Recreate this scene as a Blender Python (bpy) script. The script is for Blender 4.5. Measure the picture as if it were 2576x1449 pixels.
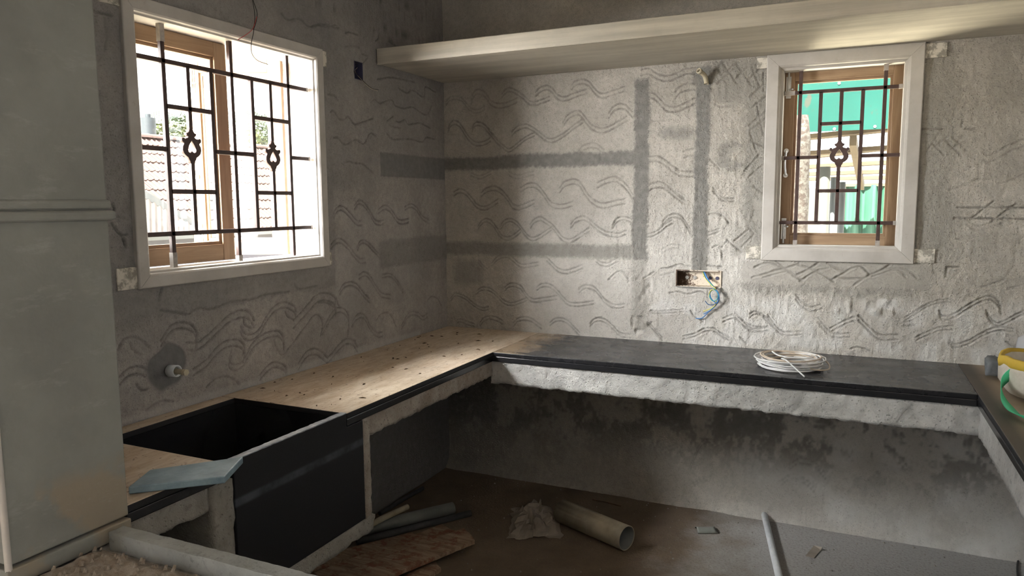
import bpy, bmesh, math, random
import numpy as np
from mathutils import Vector, Matrix, noise as mnoise

for o in list(bpy.data.objects): bpy.data.objects.remove(o, do_unlink=True)
SC = bpy.context.scene
COL = SC.collection
random.seed(7)

# ------------------------------------------------------------------ camera
FPX, YAW, PITCH, ROLL = 1842.84, 0.4324, 0.1148, -0.0064
CAM = Vector((2.1321, -3.7103, 1.5636))
IW, IH = 2576, 1449
_f = Vector((-math.sin(YAW)*math.cos(PITCH), math.cos(YAW)*math.cos(PITCH), -math.sin(PITCH)))
_r0 = Vector((math.cos(YAW), math.sin(YAW), 0)); _u0 = _r0.cross(_f)
_c, _s = math.cos(ROLL), math.sin(ROLL)
_r = _c*_r0 + _s*_u0; _u = -_s*_r0 + _c*_u0
cam = bpy.data.cameras.new('camera'); camo = bpy.data.objects.new('camera', cam); COL.objects.link(camo)
cam.sensor_width = 36; cam.lens = 36*FPX/IW; cam.clip_start = 0.02; cam.clip_end = 300
camo.matrix_world = Matrix(((_r.x,_u.x,-_f.x,CAM.x),(_r.y,_u.y,-_f.y,CAM.y),(_r.z,_u.z,-_f.z,CAM.z),(0,0,0,1)))
SC.camera = camo

def hit(px, py, ax, v):
    d = _f + _r*((px-IW/2)/FPX) - _u*((py-IH/2)/FPX)
    t = (v-CAM[ax])/d[ax]
    return CAM + d*t
def PF(px, py, z=0.0): return hit(px, py, 2, z)      # point on a horizontal plane

# ------------------------------------------------------------------ world, sun, exposure
SKY = 2.6
SUN = 25.0
WINDOW_FILL = 1520.0
YARD_FILL = 92.0
EXPOSURE = 1.62
w = bpy.data.worlds.new('sky'); SC.world = w; w.use_nodes = True
nt = w.node_tree; nt.nodes.clear()
bg = nt.nodes.new('ShaderNodeBackground'); wo = nt.nodes.new('ShaderNodeOutputWorld')
bg.inputs[0].default_value = (0.94, 0.97, 1.0, 1); bg.inputs[1].default_value = SKY
nt.links.new(bg.outputs[0], wo.inputs[0])
sl = bpy.data.lights.new('sun', 'SUN'); so = bpy.data.objects.new('sun', sl); COL.objects.link(so)
sl.energy = SUN; sl.color = (1.0, 0.95, 0.87); sl.angle = math.radians(0.6)
so.rotation_euler = Vector((0.02, 0.62, -0.80)).to_track_quat('-Z', 'Y').to_euler()   # sun stands high behind the viewer
def portal(loc, rot, sx, sy):
    l = bpy.data.lights.new('daylight_portal', 'AREA'); l.shape = 'RECTANGLE'; l.size = sx; l.size_y = sy
    l.cycles.is_portal = True
    o = bpy.data.objects.new('daylight_portal', l); COL.objects.link(o); o.location = loc; o.rotation_euler = rot
portal((-0.24, -1.56, 1.77), (0, -math.pi/2, 0), 0.95, 1.0)
portal((-.24, -5.2, 1.05), (0, -math.pi/2, 0), 2.1, 1.8)
portal((2.07, 0.24, 1.77), (-math.pi/2, 0, 0), 0.6, 0.95)
al = bpy.data.lights.new('sky_fill_lamp', 'AREA'); al.shape = 'RECTANGLE'; al.size = 3.2; al.size_y = 3.0; al.energy = WINDOW_FILL; al.color = (1.0, 0.985, 0.975)
ao = bpy.data.objects.new('sky_fill_lamp', al); COL.objects.link(ao); ao.location = (-1.45, -3.7, 2.85)          # added unseen lamp standing in for open sky at the left window
ao.rotation_euler = (Vector((0, -1.56, 1.77))-Vector(ao.location)).to_track_quat('-Z', 'Y').to_euler()
yl = bpy.data.lights.new('yard_fill_lamp', 'AREA'); yl.shape = 'RECTANGLE'; yl.size = 1.4; yl.size_y = 1.2; yl.energy = YARD_FILL; yl.color = (1.0, 0.88, 0.66)
yo = bpy.data.objects.new('yard_fill_lamp', yl); COL.objects.link(yo); yo.location = (1.15, 1.4, .0)           # added lamp hidden below the sill, imitating bounce from the sunlit yard
yo.rotation_euler = (Vector((2.15, -.15, 2.1))-Vector(yo.location)).to_track_quat('-Z', 'Y').to_euler()
vs = SC.view_settings
vs.view_transform = 'Standard'; vs.look = 'None'; vs.exposure = EXPOSURE; vs.gamma = 1.0
vs.use_curve_mapping = False
SC.cycles.use_denoising = True
SC.cycles.max_bounces = 8; SC.cycles.diffuse_bounces = 5; SC.cycles.glossy_bounces = 4
SC.cycles.sample_clamp_indirect = 8.0
SC.cycles.use_adaptive_sampling = True; SC.cycles.adaptive_threshold = 0.02
SC.cycles.caustics_reflective = False; SC.cycles.caustics_refractive = False

# ------------------------------------------------------------------ materials
MATS = {}
class G:
    """small node-graph helper"""
    def __init__(s, name):
        s.m = bpy.data.materials.new(name); s.m.use_nodes = True
        s.t = s.m.node_tree; s.t.nodes.clear()
        s.out = s.n('ShaderNodeOutputMaterial'); s.b = s.n('ShaderNodeBsdfPrincipled')
        s.l(s.b.outputs[0], s.out.inputs[0])
        s.tc = s.n('ShaderNodeTexCoord').outputs['Object']
        MATS[name] = s.m
    def n(s, t): return s.t.nodes.new(t)
    def l(s, a, b): s.t.links.new(a, b)
    def val(s, sock, v):
        if hasattr(v, 'is_output'): s.l(v, sock)
        elif isinstance(v, (tuple, list)): sock.default_value = (*v, 1) if len(v) == 3 and sock.type == 'RGBA' else v
        else: sock.default_value = v
    def map(s, scale=(1,1,1), rot=(0,0,0)):
        m = s.n('ShaderNodeMapping'); s.l(s.tc, m.inputs[0]); m.inputs['Scale'].default_value = scale
        m.inputs['Rotation'].default_value = rot
        return m.outputs[0]
    def noise(s, scale, detail=4, rough=.6, vec=None, dist=0):
        n = s.n('ShaderNodeTexNoise'); s.l(vec or s.tc, n.inputs['Vector'])
        n.inputs['Scale'].default_value = scale; n.inputs['Detail'].default_value = detail
        n.inputs['Roughness'].default_value = rough; n.inputs['Distortion'].default_value = dist
        return n.outputs[0]
    def voro(s, scale, vec=None, feat='F1'):
        n = s.n('ShaderNodeTexVoronoi'); s.l(vec or s.tc, n.inputs['Vector']); n.feature = feat
        n.inputs['Scale'].default_value = scale
        return n.outputs[0]
    def ramp(s, f, a, b, ca=(0,0,0), cb=(1,1,1)):
        n = s.n('ShaderNodeValToRGB'); s.l(f, n.inputs[0]); e = n.color_ramp.elements
        e[0].position = a; e[1].position = b; e[0].color = (*ca, 1); e[1].color = (*cb, 1)
        return n.outputs[0]
    def mix(s, f, a, b, mode='MIX'):
        n = s.n('ShaderNodeMix'); n.data_type = 'RGBA'; n.blend_type = mode
        s.val(n.inputs[0], f); s.val(n.inputs[6], a); s.val(n.inputs[7], b)
        return n.outputs[2]
    def math(s, op, a, b=0.0):
        n = s.n('ShaderNodeMath'); n.operation = op; s.val(n.inputs[0], a); s.val(n.inputs[1], b)
        return n.outputs[0]
    def attr(s, name):
        n = s.n('ShaderNodeAttribute'); n.attribute_name = name; return n.outputs['Fac']
    def sep(s):
        n = s.n('ShaderNodeSeparateXYZ'); s.l(s.tc, n.inputs[0]); return n.outputs
    def bump(s, h, strength=.4, dist=.01):
        n = s.n('ShaderNodeBump'); s.l(h, n.inputs['Height']); n.inputs['Strength'].default_value = strength
        n.inputs['Distance'].default_value = dist
        s.l(n.outputs[0], s.b.inputs['Normal']); return n
    def fin(s, col, rough=.8, metal=0, **k):
        s.val(s.b.inputs['Base Color'], col); s.val(s.b.inputs['Roughness'], rough); s.val(s.b.inputs['Metallic'], metal)
        for a, v in k.items(): s.val(s.b.inputs[a.replace('_', ' ')], v)
        return s.m

def plain(name, c1, c2, scale=12, rough=.7, bscale=60, bstr=.25, bdist=.004, stretch=(1,1,1), lo=.35, hi=.65, **k):
    g = G(name); v = g.map(stretch)
    c = g.mix(g.ramp(g.noise(scale, 5, .62, v), lo, hi), c1, c2)
    g.bump(g.noise(bscale, 4, .6, v), bstr, bdist)
    return g.fin(c, rough, **k)

def wall_mat(name, ca, cb, damp_shade, lime, rough_patch=True):
    g = G(name)
    c = g.mix(g.ramp(g.noise(2.2, 6, .62), .36, .66), ca, cb)
    sp = g.ramp(g.noise(38, 4, .7), .40, .62)
    c = g.mix(g.math('MULTIPLY', sp, .30), c, tuple(x*.62 for x in ca))
    c = g.mix(g.math('MULTIPLY', g.ramp(g.noise(170, 3, .65), .54, .66), .42), c, tuple(x*.42 for x in ca))
    c = g.mix(g.math('MULTIPLY', g.attr('lime'), .8), c, lime)
    c = g.mix(g.attr('damp_shade'), c, g.mix(g.ramp(g.noise(30, 4, .6), .4, .65), damp_shade, tuple(x*1.28 for x in damp_shade)))
    c = g.mix(g.math('MULTIPLY', g.attr('groove'), .62), c, tuple(x*.30 for x in ca))  # groove colour darkened too, painted shade on top of the carved depth
    streak = g.noise(26, 4, .65, g.map((2.6, 2.6, .75), (0, .35, 0)))
    pit = g.ramp(g.voro(95), .05, .30)
    h = g.math('ADD', g.math('MULTIPLY', streak, .55), g.math('ADD', g.math('MULTIPLY', g.noise(120, 4, .7), .7), g.math('MULTIPLY', pit, .35)))
    h = g.math('MULTIPLY', h, g.math('SUBTRACT', 1.0, g.math('MULTIPLY', g.attr('smooth'), .75)))
    g.bump(h, .8, .009)
    return g.fin(c, .93)
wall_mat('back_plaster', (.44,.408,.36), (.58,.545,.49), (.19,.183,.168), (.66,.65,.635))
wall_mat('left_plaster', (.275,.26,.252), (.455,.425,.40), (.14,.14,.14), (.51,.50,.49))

def granite(name, dust=None, band=None):
    g = G(name)
    c = g.mix(g.ramp(g.voro(420), .0, .16), (.11,.115,.125), (.017,.017,.019))
    r = .22
    if dust:
        c0 = c; c, r = dust(g, c)
        if name != 'panel_granite':
            ge = g.n('ShaderNodeNewGeometry'); sx = g.n('ShaderNodeSeparateXYZ'); g.l(ge.outputs['Normal'], sx.inputs[0])
            c = g.mix(g.ramp(sx.outputs[2], .55, .8), c0, c); g.b.inputs['Specular IOR Level'].default_value = .25
    return g.fin(c, r)
granite('black_granite')
def _d_left(g, c):
    v = g.map((1, 1, 1))
    n = g.noise(5, 6, .65); st = g.noise(30, 4, .65, g.map((1.2, .35, 1), (0, 0, .6)))
    d = g.mix(g.ramp(st, .35, .7), (.50,.385,.275), (.69,.59,.48))
    d = g.mix(g.ramp(g.noise(70, 3, .6), .62, .72), d, (.16,.11,.07))
    f = g.math('ADD', g.math('MULTIPLY', g.ramp(n, .22, .42), .25), .72)
    g.bump(g.noise(160, 3, .6), .15, .002)
    return g.mix(f, c, d), g.math('ADD', g.math('MULTIPLY', g.noise(9, 4), .25), .42)
granite('dusty_granite', _d_left)
def _d_back(g, c):
    x = g.sep()[0]
    n = g.noise(4, 6, .7, g.map((.8, 2.2, 1))); st = g.noise(26, 5, .7, g.map((.35, 2.6, 1)))
    film = g.math('ADD', g.math('MULTIPLY', g.ramp(n, .35, .75), .10), g.math('MULTIPLY', g.ramp(st, .56, .75), .34))
    film = g.math('ADD', film, .03)
    c = g.mix(film, c, (.33,.33,.34))
    edge = g.math('ADD', g.math('MULTIPLY', g.noise(9, 5, .65, g.map((1, 2.5, 1))), .34), .60)      # wavy limit of the brown dust
    t = g.math('MULTIPLY', g.math('SUBTRACT', edge, x), 7.0)
    n2 = g.n('ShaderNodeClamp'); g.l(t, n2.inputs[0])
    c = g.mix(n2.outputs[0], c, (.36,.275,.19))
    return c, g.math('ADD', g.math('MULTIPLY', g.noise(12, 5), .30), .12)
granite('smeared_granite', _d_back)
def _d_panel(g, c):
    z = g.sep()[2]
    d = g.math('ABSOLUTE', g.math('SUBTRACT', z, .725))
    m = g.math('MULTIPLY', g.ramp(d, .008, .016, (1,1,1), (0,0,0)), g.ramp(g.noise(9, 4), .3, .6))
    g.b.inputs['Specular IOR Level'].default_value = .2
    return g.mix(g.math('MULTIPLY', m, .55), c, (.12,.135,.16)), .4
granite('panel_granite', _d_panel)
def _d_right(g, c):
    n = g.noise(5, 5, .6)
    f = g.math('MULTIPLY', g.math('ADD', g.math('MULTIPLY', g.ramp(n, .3, .7), .3), .6), g.ramp(g.math('SUBTRACT', g.sep()[0], 2.587), .035, .085, (.25,.25,.25), (1,1,1)))
    return g.mix(f, c, (.36,.28,.20)), .5
granite('right_granite', _d_right)
plain('chipped_highlight', (.22,.24,.28), (.42,.45,.50), 40, .35)
plain('offcut_stone', (.15,.225,.275), (.27,.37,.43), 14, .28, 50, .35, .003)
def concrete(name, a, b, pits=.6, bd=.012):
    g = G(name)
    c = g.mix(g.ramp(g.noise(9, 6, .65), .36, .66), a, b)
    c = g.mix(g.math('MULTIPLY', g.ramp(g.noise(55, 4, .7), .56, .70), .5), c, tuple(x*.45 for x in a))
    h = g.math('ADD', g.noise(60, 5, .7), g.math('MULTIPLY', g.ramp(g.voro(70), .02, .25), pits))
    g.bump(h, .8, bd)
    return g.fin(c, .92)
concrete('rough_concrete', (.42,.415,.40), (.60,.59,.57))
concrete('dull_concrete', (.27,.255,.225), (.36,.34,.305))
concrete('kerb_stone', (.24,.245,.235), (.33,.335,.325), .3, .004)
concrete('post_concrete', (.26,.215,.175), (.40,.36,.315), .7)
g = G('shelf_concrete')
c = g.mix(g.ramp(g.noise(5, 5, .6, g.map((.3, 3, 6))), .35, .68), (.42,.39,.335), (.56,.525,.45))
c = g.mix(g.math('MULTIPLY', g.ramp(g.noise(18, 4, .6), .5, .7), .25), c, (.36,.34,.30))
g.bump(g.noise(30, 4, .65, g.map((.25, 2, 5))), .25, .004); g.fin(c, .85)
g = G('pier_plaster')
c = g.mix(g.ramp(g.noise(3.2, 6, .62), .35, .66), (.195,.199,.184), (.26,.265,.247))
z = g.sep()[2]
br = g.math('MULTIPLY', g.ramp(g.noise(6, 4, .6), .46, .56), g.ramp(z, .95, 1.08, (1,1,1), (0,0,0)))
c = g.mix(g.math('MULTIPLY', br, .55), c, (.30,.23,.15))
wsh = g.math('MULTIPLY', g.ramp(g.noise(9, 7, .75, g.map((1, .6, 2))), .56, .74), .28)
c = g.mix(wsh, c, (.50,.50,.48))
g.bump(g.noise(70, 4, .6), .2, .003); g.fin(c, .85)
plain('ceiling_plaster', (.41,.40,.385), (.49,.48,.465), 3, .9)
plain('right_plaster', (.63,.625,.615), (.71,.705,.695), 3, .9, 50, .5, .01)
g = G('floor_concrete')
c = g.mix(g.ramp(g.noise(3, 6, .65), .35, .65), (.135,.10,.07), (.21,.16,.115))
x = g.sep()[0]
gr = g.math('ADD', x, g.math('MULTIPLY', g.noise(3.5, 5, .65), .9))
c = g.mix(g.ramp(g.math('SUBTRACT', gr, 1.35), .55, .95), c, (.37,.36,.35))
c = g.mix(g.math('MULTIPLY', g.ramp(g.noise(90, 3, .7), .52, .66), .45), c, (.12,.10,.08))
g.bump(g.noise(75, 5, .7), .6, .008); g.fin(c, .93)
plain('rubble_sand', (.24,.19,.145), (.38,.33,.28), 40, .95, 120, .7, .008)
def wood(name, a, b, rough=.6, sc=(14, 14, 1.2)):
    g = G(name)
    c = g.mix(g.ramp(g.noise(3, 5, .6, g.map(sc), .6), .32, .68), a, b)
    g.bump(g.noise(9, 4, .6, g.map(sc)), .2, .002)
    return g.fin(c, rough)
wood('teak_v', (.26,.165,.095), (.38,.26,.16)); wood('teak_h', (.26,.165,.095), (.38,.26,.16), .6, (1.2, 1.2, 14))
g = G('primer')
c = g.mix(g.ramp(g.noise(7, 5, .6), .35, .65), (.43,.405,.375), (.52,.495,.465))
c = g.mix(g.math('MULTIPLY', g.ramp(g.noise(35, 5, .7), .62, .72), .45), c, (.36,.31,.26))
g.bump(g.noise(80, 3), .15, .002); g.fin(c, .55)
g = G('horn_wood')
c = g.mix(g.ramp(g.noise(28, 5, .7), .45, .56), (.30,.28,.24), (.66,.62,.55)); g.bump(g.noise(60, 4), .5, .004); g.fin(c, .85)
plain('iron_primer', (.055,.030,.026), (.085,.05,.044), 30, .5, 80, .1, .001, metal=.1)
plain('iron_tip', (.30,.27,.245), (.42,.38,.35), 60, .6, 80, .1, .001)
plain('steel', (.5,.5,.5), (.65,.65,.65), 20, .3, 50, .05, .001, metal=.9)
g = G('glass_clear'); g.fin((.9,.95,.95), .05)
_tr = g.n('ShaderNodeBsdfTransparent'); _mx = g.n('ShaderNodeMixShader'); _tr.inputs[0].default_value = (.97,.99,.98,1); _mx.inputs[0].default_value = .04
_gl = g.n('ShaderNodeBsdfGlossy'); _gl.inputs['Roughness'].default_value = .03
g.l(_tr.outputs[0], _mx.inputs[1]); g.l(_gl.outputs[0], _mx.inputs[2]); g.l(_mx.outputs[0], g.out.inputs[0])
def flat(name, c, rough=.5, **k): return plain(name, tuple(x*.9 for x in c), c, 25, rough, 60, .05, .001, **k)
flat('wire_white', (.80,.79,.80), .4); flat('wire_dark', (.03,.028,.03), .5); flat('wire_red', (.55,.10,.09)); flat('wire_cream', (.62,.52,.42), .4)
flat('wire_blue', (.06,.22,.52), .4); flat('wire_navy', (.03,.09,.22), .4); flat('wire_yellow', (.62,.58,.10), .4); flat('wire_teal', (.05,.32,.36), .4)
g = G('box_metal')
rf = g.math('ADD', g.math('MULTIPLY', g.math('SUBTRACT', g.sep()[0], 1.345), 5.5), g.math('MULTIPLY', g.math('SUBTRACT', g.noise(45, 5, .7), .5), 2.2))
c = g.mix(g.ramp(rf, .28, .40), (.085,.048,.028), (.66,.58,.48)); c = g.mix(g.ramp(g.noise(70, 4), .58, .66), c, (.20,.13,.09)); g.bump(g.noise(60, 4), .4, .004); g.fin(c, .7)
flat('box_dark', (.05,.05,.10), .6)
plain('pvc_cream', (.52,.46,.33), (.62,.56,.42), 20, .45)
plain('pvc_dusty', (.28,.25,.19), (.42,.375,.29), 9, .7, 60, .2, .002)
plain('pvc_white', (.62,.66,.70), (.78,.81,.84), 14, .5, 60, .15, .002)
plain('pvc_bore', (.13,.14,.14), (.19,.20,.20), 10, .6); plain('pvc_grey', (.17,.18,.165), (.23,.24,.22), 10, .6); plain('pvc_dark', (.05,.052,.055), (.09,.09,.09), 10, .6)
plain('bamboo', (.36,.31,.21), (.46,.41,.30), 10, .6)
g = G('old_wood')
c = g.mix(g.ramp(g.noise(4, 6, .7, g.map((1.5, 16, 10)), .5), .36, .64), (.21,.13,.085), (.44,.33,.23))
c = g.mix(g.ramp(g.noise(14, 5, .7), .50, .60), c, (.23,.10,.06)); g.bump(g.noise(40, 5, .7, g.map((1, 4, 3))), .6, .006); g.fin(c, .9)
g = G('film'); g.fin(g.mix(g.ramp(g.noise(8, 4), .3, .7), (.30,.255,.21), (.46,.41,.35)), .35, Transmission_Weight=.25, IOR=1.1)
plain('leaf_dry', (.06,.04,.02), (.16,.10,.05), 40, .8)
flat('strap_green', (.06,.50,.25), .7); flat('hem_yellow', (.62,.42,.05), .7); plain('sack_cloth', (.50,.45,.38), (.62,.57,.50), 18, .8)
g = G('clear_plastic'); g.fin((.72,.73,.76), .35, Transmission_Weight=.5, IOR=1.1)
plain('grey_stone', (.10,.11,.12), (.17,.18,.19), 25, .7, 60, .4, .004)
flat('paper_blue', (.45,.62,.75), .6); flat('paper_yellow', (.78,.72,.30), .6)
# outdoors
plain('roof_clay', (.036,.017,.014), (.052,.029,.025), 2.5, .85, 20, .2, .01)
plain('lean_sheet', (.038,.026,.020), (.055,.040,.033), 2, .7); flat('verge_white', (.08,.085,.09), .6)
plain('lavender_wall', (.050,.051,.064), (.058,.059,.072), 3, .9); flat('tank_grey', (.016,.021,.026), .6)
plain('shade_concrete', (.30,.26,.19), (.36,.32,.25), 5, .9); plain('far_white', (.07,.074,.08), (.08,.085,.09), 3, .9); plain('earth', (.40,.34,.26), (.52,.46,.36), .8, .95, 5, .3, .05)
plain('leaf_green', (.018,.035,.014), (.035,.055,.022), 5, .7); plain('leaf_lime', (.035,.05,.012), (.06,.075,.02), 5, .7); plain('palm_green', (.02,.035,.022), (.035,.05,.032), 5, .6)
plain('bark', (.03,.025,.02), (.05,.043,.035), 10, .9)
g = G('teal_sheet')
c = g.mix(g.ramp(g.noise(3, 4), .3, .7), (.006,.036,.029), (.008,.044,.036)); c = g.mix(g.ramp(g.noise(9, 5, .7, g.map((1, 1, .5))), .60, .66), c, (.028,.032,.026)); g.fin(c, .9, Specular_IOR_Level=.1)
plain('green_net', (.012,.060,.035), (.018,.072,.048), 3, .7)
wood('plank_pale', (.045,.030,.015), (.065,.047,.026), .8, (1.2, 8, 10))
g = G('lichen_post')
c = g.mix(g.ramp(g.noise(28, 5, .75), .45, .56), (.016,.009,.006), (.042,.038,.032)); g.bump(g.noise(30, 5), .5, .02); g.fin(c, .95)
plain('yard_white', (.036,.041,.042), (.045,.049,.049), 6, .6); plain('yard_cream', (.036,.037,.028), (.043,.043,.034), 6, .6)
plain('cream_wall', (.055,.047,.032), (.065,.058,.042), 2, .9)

# ------------------------------------------------------------------ mesh helpers
class MB:
    def __init__(s): s.v = []; s.f = []; s.sm = []
    def add(s, vs, fs, smooth=False):
        n = len(s.v); s.v += [tuple(x) for x in vs]
        for f in fs: s.f.append(tuple(i+n for i in f)); s.sm.append(smooth)
        return s
    def box(s, x0, x1, y0, y1, z0, z1):
        return s.hexa([(x0,y0,z0),(x1,y0,z0),(x1,y1,z0),(x0,y1,z0),(x0,y0,z1),(x1,y0,z1),(x1,y1,z1),(x0,y1,z1)])
    def hexa(s, p): return s.add(p, [(0,3,2,1),(4,5,6,7),(0,1,5,4),(1,2,6,5),(2,3,7,6),(3,0,4,7)])
    def bar(s, a, b, wdt, hgt, up=(0,0,1)):
        a, b = Vector(a), Vector(b); d = (b-a).normalized(); up = Vector(up)
        if abs(d.dot(up)) > .99: up = Vector((0,1,0)) if abs(d.y) < .9 else Vector((1,0,0))
        sd = d.cross(up).normalized()*wdt/2; u = sd.cross(d).normalized()*hgt/2
        return s.hexa([a-sd-u, a+sd-u, b+sd-u, b-sd-u, a-sd+u, a+sd+u, b+sd+u, b-sd+u])
    def tube(s, path, r, n=8, caps=True, closed=False):
        P = [Vector(p) for p in path]; N = len(P); rr = r if isinstance(r, (list, tuple)) else [r]*N
        d = (P[1]-P[0]).normalized(); a = d.orthogonal().normalized(); rings = []
        for i in range(N):
            t = (P[min(i+1, N-1)]-P[max(i-1, 0)]) if not closed else P[(i+1) % N]-P[i-1]
            t = t.normalized() if t.length > 1e-9 else d
            a = (a-t*a.dot(t)); a = a.normalized() if a.length > 1e-6 else t.orthogonal().normalized()
            b = t.cross(a)
            rings.append([P[i]+(a*math.cos(2*math.pi*k/n)+b*math.sin(2*math.pi*k/n))*rr[i] for k in range(n)])
        vs = [p for q in rings for p in q]; fs = []
        for i in range(N-1 if not closed else N):
            j = (i+1) % N
            for k in range(n): fs.append((i*n+k, i*n+(k+1) % n, j*n+(k+1) % n, j*n+k))
        s.add(vs, fs, True)
        if caps and not closed:
            s.add(rings[0], [tuple(range(n))[::-1]]); s.add(rings[-1], [tuple(range(n))])
        return s
    def hollow(s, a, b, ro, ri, n=28, jag=0.0):
        a, b = Vector(a), Vector(b); d = (b-a).normalized(); u = d.orthogonal().normalized(); v = d.cross(u)
        def ring(c, r, j=0): return [c + (u*math.cos(2*math.pi*k/n)+v*math.sin(2*math.pi*k/n))*r + d*(j*abs(math.sin(k*1.7)+.6*math.sin(k*.55+1))) for k in range(n)]
        R = [ring(a, ro, jag), ring(b, ro), ring(b, ri), ring(a, ri, jag)]; vs = [p for q in R for p in q]; fs = []
        for i in range(4):
            j = (i+1) % 4
            for k in range(n): fs.append((i*n+k, i*n+(k+1) % n, j*n+(k+1) % n, j*n+k))
        return s.add(vs, fs, True)
    def prism(s, poly, depth, to3d):
        n = len(poly); vs = [to3d(u, v, 0) for u, v in poly]+[to3d(u, v, depth) for u, v in poly]
        return s.add(vs, [tuple(range(n)), tuple(range(n, 2*n))[::-1]]+[(i, (i+1) % n, n+(i+1) % n, n+i) for i in range(n)])
    def rough(s, x0, x1, y0, y1, z0, z1, res=.02, amp=.004, seed=0, fr=30):
        """a box with lumpy faces and broken arrises"""
        lens = (x1-x0, y1-y0, z1-z0); nn = [max(1, int(round(l/res))) for l in lens]; idx = {}; vs = []; fs = []
        def vid(i, j, k):
            key = (i, j, k)
            if key not in idx:
                p = Vector((x0+lens[0]*i/nn[0], y0+lens[1]*j/nn[1], z0+lens[2]*k/nn[2]))
                q = p*fr+Vector((seed*7.1, seed*3.3, seed))
                o = mnoise.noise_vector(q)*amp+mnoise.noise_vector(q*2.7)*amp*.6
                idx[key] = len(vs); vs.append(p+o)
            return idx[key]
        a, b, c = nn
        for i in range(a):
            for j in range(b):
                for k in (0, c):
                    q = (vid(i,j,k), vid(i+1,j,k), vid(i+1,j+1,k), vid(i,j+1,k)); fs.append(q if k else q[::-1])
        for i in range(a):
            for k in range(c):
                for j in (0, b):
                    q = (vid(i,j,k), vid(i+1,j,k), vid(i+1,j,k+1), vid(i,j,k+1)); fs.append(q[::-1] if j else q)
        for j in range(b):
            for k in range(c):
                for i in (0, a):
                    q = (vid(i,j,k), vid(i,j+1,k), vid(i,j+1,k+1), vid(i,j,k+1)); fs.append(q if i else q[::-1])
        return s.add(vs, fs, True)
    def build(s, name, mat, parent=None, bevel=0, seg=2, smooth=None, fix=True):
        me = bpy.data.meshes.new(name); me.from_pydata(s.v, [], s.f)
        me.polygons.foreach_set('use_smooth', [bool(q) if smooth is None else smooth for q in s.sm])
        if fix:
            bm = bmesh.new(); bm.from_mesh(me); bmesh.ops.recalc_face_normals(bm, faces=bm.faces); bm.to_mesh(me); bm.free()
        me.materials.append(MATS[mat])
        o = bpy.data.objects.new(name, me); COL.objects.link(o)
        if parent: o.parent = parent
        if bevel:
            m = o.modifiers.new('bevel', 'BEVEL'); m.width = bevel; m.segments = seg; m.limit_method = 'ANGLE'; m.angle_limit = .6
        return o
def tag(o, label=None, cat=None, group=None, kind=None):
    if label: o['label'] = label
    if cat: o['category'] = cat
    if group: o['group'] = group
    if kind: o['kind'] = kind
    return o
def empty(name, loc=(0,0,0)):
    o = bpy.data.objects.new(name, None); COL.objects.link(o); o.location = loc; o.empty_display_size = .05
    return o
def thing(name, label, cat, group=None): return tag(empty(name), label, cat, group)
def struct(name, label, cat=None): return tag(empty(name), label, cat, None, 'structure')
def spline(pts, n=8):
    P = [Vector(p) for p in pts]
    if len(P) < 3: return [P[0].lerp(P[-1], i/n) for i in range(n+1)]
    out = []
    for i in range(len(P)-1):
        p0 = P[i-1] if i else P[0]*2-P[1]; p1, p2 = P[i], P[i+1]; p3 = P[i+2] if i+2 < len(P) else P[-1]*2-P[-2]
        for k in range(n):
            t = k/n
            out.append(.5*((2*p1)+(p2-p0)*t+(2*p0-5*p1+4*p2-p3)*t*t+(3*p1-p0-3*p2+p3)*t**3))
    out.append(P[-1]); return out

# ------------------------------------------------------------------ scratched plaster walls
HC = 0.85                       # top of the worktops
D = 0.585                       # depth of the worktops
XR = 2.587                      # inner edge of the right hand worktop
XW = 3.19                       # right hand wall
ZC = 2.95                       # ceiling
def vnoise(U, V, su, sv, seed):
    rs = np.random.RandomState(seed); T = rs.rand(256, 256)
    a, b = U*su+seed*3.7, V*sv+seed*1.3
    i, j = np.floor(a).astype(int), np.floor(b).astype(int); fa, fb = a-i, b-j
    fa = fa*fa*(3-2*fa); fb = fb*fb*(3-2*fb)
    t = lambda p, q: T[p % 256, q % 256]
    return (t(i,j)*(1-fa)+t(i+1,j)*fa)*(1-fb)+(t(i,j+1)*(1-fa)+t(i+1,j+1)*fa)*fb
def smooth01(x): x = np.clip(x, 0, 1); return x*x*(3-2*x)
def tracks(crops, plane):
    """scratch strokes traced on the photograph, carried on to the wall plane"""
    out = []; ax, v, iu = plane
    for (ox, oy, sc), strokes in crops:
        for st in strokes:
            d, pts = st[0], st[1]
            for off in ([0] if d == 0 else [0, d]):
                P = spline([(p[0], p[1]+off, 0) for p in pts], 7)
                Q = [hit(ox+p.x/sc, oy+p.y/sc, ax, v) for p in P]
                out.append((np.array([[q[iu], q[2]] for q in Q]), st[2] if len(st) > 2 else 1.0))
    return out
def axis(segs):
    a = []
    for lo, hi, st in segs:
        n = max(1, int(round((hi-lo)/st))); a += list(np.linspace(lo, hi, n, endpoint=False))
    return np.array(a+[segs[-1][1]])
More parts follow.
